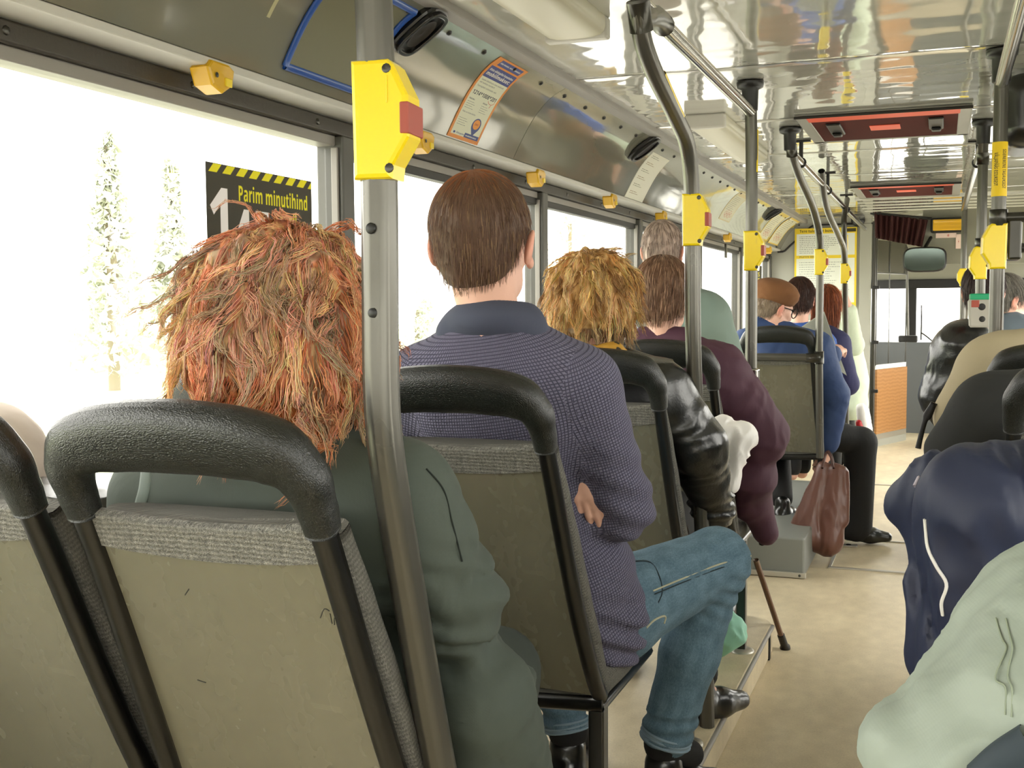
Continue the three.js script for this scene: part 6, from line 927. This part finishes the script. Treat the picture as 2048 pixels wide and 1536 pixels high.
{ const J = pose(0.42, 0.62, { shL: [0.119,1.116,-0.82], elL: [0.082,1.071,-0.76], wrL: [0.2, 0.78, -1.05], head: [0.5, 1.36, -0.9], neck: [0.46, 1.17, -0.86], chest: [0.42, 1.0, -0.88], shR: [0.62, 1.1, -0.85], elR: [0.7, 0.86, -0.95] });
  const P = person('person in a pale mint jacket filling the lower right corner', J, {});
  const wr = (x, y, z) => 0.013 * N3(x * 17 + y * 13, y * 9 - x * 9, z * 7) + 0.006 * fold(x * 1.3 + 1, y * 1.3, z, 11) + 0.0015 * fold(x + 3, y * 2, z, 34);
  const jp = [...jacketPrims(J, 0.025), cone([0.101,1.129,-0.82], [0.066,1.088,-0.76], 0.074, 0.057, 0.03), cone([0.052,1.081,-0.76], [-0.02,1.07,-0.75], 0.032, 0.006, 0.02), cone([0.038,1.066,-0.74], [0.062,1.097,-0.76], 0.06, 0.07, 0.05), cone([-0.005,1.062,-0.75], [0.027,1.048,-0.74], 0.014, 0.05, 0.03)];
  cloth(P, 'jacket', jp, K.mint, 0.005, wr, [[J.shL, J.elL, 0.08], [J.elL, J.wrL, 0.07], [J.hip, J.neck, 0.17]]);
  const jm = P.t.children.find((c) => c.name === 'jacket'), tf = sdf(jp, wr), onS = (a) => { const p = [...a]; for (let k = 0; k < 20; k++) { const d = tf(...p) - 0.0007, e = 0.002, n = new THREE.Vector3(tf(p[0] + e, p[1], p[2]) - tf(p[0] - e, p[1], p[2]), tf(p[0], p[1] + e, p[2]) - tf(p[0], p[1] - e, p[2]), tf(p[0], p[1], p[2] + e) - tf(p[0], p[1], p[2] - e)).normalize(); for (let i = 0; i < 3; i++) p[i] -= n.getComponent(i) * d * 0.8; } return p; };
  const st = std(0x87917f, 0.8);
  for (const o of [0, 18]) P.put('stitched_seam', tube([[0.021,1.195,-0.72], [0.024,1.185,-0.71], [0.029,1.173,-0.7], [0.03,1.156,-0.69], [0.035,1.142,-0.69], [0.039,1.125,-0.69]].map((p) => onS([p[0] + o * 0.0003, p[1], p[2]])), 0.0006, 40, 5), st, jm);
  P.put('dark_hem', tube([[0.025,1.088,-0.68], [0.038,1.102,-0.68], [0.053,1.115,-0.68]].map(onS), 0.011, 20, 10), std(0x24313a, 0.7), jm);
  P.put('hem_edge', tube([[0.022,1.096,-0.665], [0.036,1.11,-0.665], [0.052,1.125,-0.665]].map(onS), 0.0022, 20, 6), K.white, jm);
  cloth(P, 'trousers', trouserPrims(J), K.slate, 0.02, null);
  addHair(P, 'hair', shortCap(P.F, 0.013), { n: 900, cell: 0.008, seg: 3, len: 0.04, width: 0.0014, under: () => lin(0x4b3a2a), color: () => vary(lin(0x4b3a2a), 0.3) }); }
// ---------- child by the window at the far left ----------
{ const J = pose(-1.31, 1.13, { head: [-1.492,1.058,-1.42], face: [0.2, -0.3, -1], hs: 0.95, neck: [-1.39,0.989,-1.42], chest: [-1.32, 0.93, -1.44], shR: [-1.311,0.97,-1.4], shL: [-1.38, 0.97, -1.42], elR: [-1.18, 0.8, -1.45], wrR: [-1.25, 0.72, -1.62], elL: [-1.42, 0.76, -1.45], wrL: [-1.38, 0.72, -1.62] });
  const P = person('child in a cream hat and dark jacket beyond the left seat', J, {});
  const F = P.F; P.put('hat', fieldMesh([ball(F.at([0, 0.04, -0.015]), [0.105, 0.115, 0.118], 0.02, F.q), ball(F.at([0, -0.04, -0.04]), [0.09, 0.07, 0.08], 0.04, F.q), ball(F.at([0, -0.06, 0.13]), [0.09, 0.09, 0.09], 0.02, F.q, true)], 0.006, creases(0.003, 12)), K.cream);
  cloth(P, 'jacket', jacketPrims(J, 0.012), K.leather, 0.01, creases(0.008, 10)); cloth(P, 'trousers', trouserPrims(J), K.black, 0.02, null);
  const bl = lin(0xb48a5c), h0 = [-1.33,1.029,-1.38]; addHair(P, 'hair', [ball([-1.385,1.02,-1.41], [0.085, 0.035, 0.05], 0.02), ball(h0, [0.06, 0.022, 0.04], 0.02)], { n: 1500, cell: 0.006, seg: 6, len: 0.06, width: 0.0008, stand: 0.1, jit: 0.1, comb: 0, under: () => vary(bl, 0.2), color: () => vary(bl, 0.35), flow: (d) => { d.set(1, -0.45, 0.1); }, bend: (d) => { d.y -= 0.03; } }); }

// ---------- bags, stick ----------
{ const t = thing('leather_bag', 'brown leather shopping bag hanging from the beret man\'s hand', 'bag', [-0.588,0.301,-6.1]);
  const at = (px) => [px[0] - t.position.x, px[1] - t.position.y, px[2] - t.position.z], c = (a, b, ra, rb, k = 0.03) => cone(at(a), at(b), ra, rb, k);
  const q = (x, y, z = 6.1) => 0; const pr = [c([-0.577,0.502,-6.1], [-0.659,0.162,-6.1], 0.03, 0.085), c([-0.508,0.492,-6.1], [-0.535,0.122,-6.1], 0.035, 0.07), c([-0.463,0.481,-6.1], [-0.472,0.228,-6.1], 0.022, 0.03), c([-0.69,0.133,-6.1], [-0.547,0.084,-6.1], 0.05, 0.055)];
  const fl = pr.map((p) => p); const g = fieldMesh(fl, 0.007, (x, y, z) => 0.005 * fold(x * 3, y * 0.8, z * 1.5, 8)); 
  mesh('bag_body', g, phys(0x5f3a2e, 0.42, { clearcoat: 0.3, clearcoatRoughness: 0.35 }), t);
  for (const d of [-0.02, 0.025]) mesh('handle', tube([[-0.575,0.505,-6.08], [-0.57,0.557,-6.15], [-0.562,0.575,-6.2], [-0.539,0.558,-6.15], [-0.517,0.507,-6.08]].map(at).map((p) => [p[0], p[1], p[2] + d]), 0.006, 20, 8), phys(0x4b2d24, 0.45), t); }
{ const t = thing('white_bag', 'crumpled white plastic bag beside the black leather sleeve', 'bag', [-0.588,0.929,-3.35]);
  const at = (p) => [p[0] - t.position.x, p[1] - t.position.y, p[2] - t.position.z], c = (a, b, ra, rb, k = 0.03) => cone(at(a), at(b), ra, rb, k);
  mesh('plastic', fieldMesh([c([-0.615,0.985,-3.35], [-0.563,0.96,-3.35], 0.03, 0.03), c([-0.556,0.968,-3.35], [-0.58,0.826,-3.34], 0.035, 0.012), c([-0.615,0.958,-3.35], [-0.595,0.833,-3.34], 0.04, 0.018), c([-0.62,1.003,-3.35], [-0.601,1.016,-3.35], 0.016, 0.012, 0.01), c([-0.538,0.982,-3.35], [-0.529,0.961,-3.35], 0.012, 0.01)], 0.005, (x, y, z) => 0.012 * fold(x, y, z, 16)), std(0xf7f5f2, 0.5), t); }
{ const t = thing('turquoise_bag', 'turquoise plastic bag on the platform behind the jeans', 'bag', [-0.703,0.278,-3.85]); t.position.y = 0.115 + 0.115;
  mesh('plastic', fieldMesh([cone([-0.03, -0.02, 0], [0.03, 0.0, 0], 0.075, 0.06, 0.04), cone([0, 0, 0], [0.015, 0.06, 0], 0.06, 0.02, 0.03)], 0.007, (x, y, z) => 0.007 * fold(x, y, z, 14)), phys(0x93cdb6, 0.5), t); }
{ const t = thing('walking_stick', 'brown wooden walking stick with black rubber tip on the aisle floor', 'walking stick', [-0.557,0,-4.473]);
  const top = [-0.642,0.399,-4.25], d = [top[0] - t.position.x, top[1], top[2] - t.position.z], b = (k) => [d[0] * k, d[1] * k, d[2] * k];
  mesh('shaft', sweep([b(0.08), b(0.5), b(1)], 0.011, 0.011, [1, 0, 0], 6, 12), phys(0x5c3a22, 0.35, { clearcoat: 0.4 }), t);
  mesh('rubber_tip', along(lathe([[0, 0], [0.02, 0], [0.021, 0.01], [0.015, 0.02], [0.0145, 0.075], [0.012, 0.078], [0, 0.078]], 16), [0, 0.001, 0], d), M.rubber, t); }
{ const t = thing('carrier_bag', 'red and white carrier bag by the cab door', 'bag', [-0.506,0.556,-8]);
  mesh('white_side', fieldMesh([cone([0.0, 0.1, 0], [0.03, -0.12, 0], 0.03, 0.045, 0.03), cone([0.03, 0.08, -0.02], [0.055, -0.12, -0.02], 0.02, 0.03, 0.02)], 0.009, creases(0.006, 14)), K.white, t);
  mesh('red_print', fieldMesh([cone([-0.012, 0.0, 0.03], [0.012, -0.1, 0.034], 0.022, 0.034, 0.02)], 0.007), std(0xb51f26, 0.5), t); }
{ const t = thing('bag_strap', 'black strap with end hanging beside the beige elbow', 'strap'); mesh('webbing', sweep([[-0.019,1.052,-3.75], [-0.038,1.01,-3.75], [-0.045,0.994,-3.75], [-0.059,0.933,-3.75], [-0.064,0.906,-3.75]], [0.01, 0.014, 0.008, 0.008, 0.009], 0.006, [0, 0, 1], 20, 10, 3), M.black, t); }

finish(scene);
renderer.render(scene, camera);
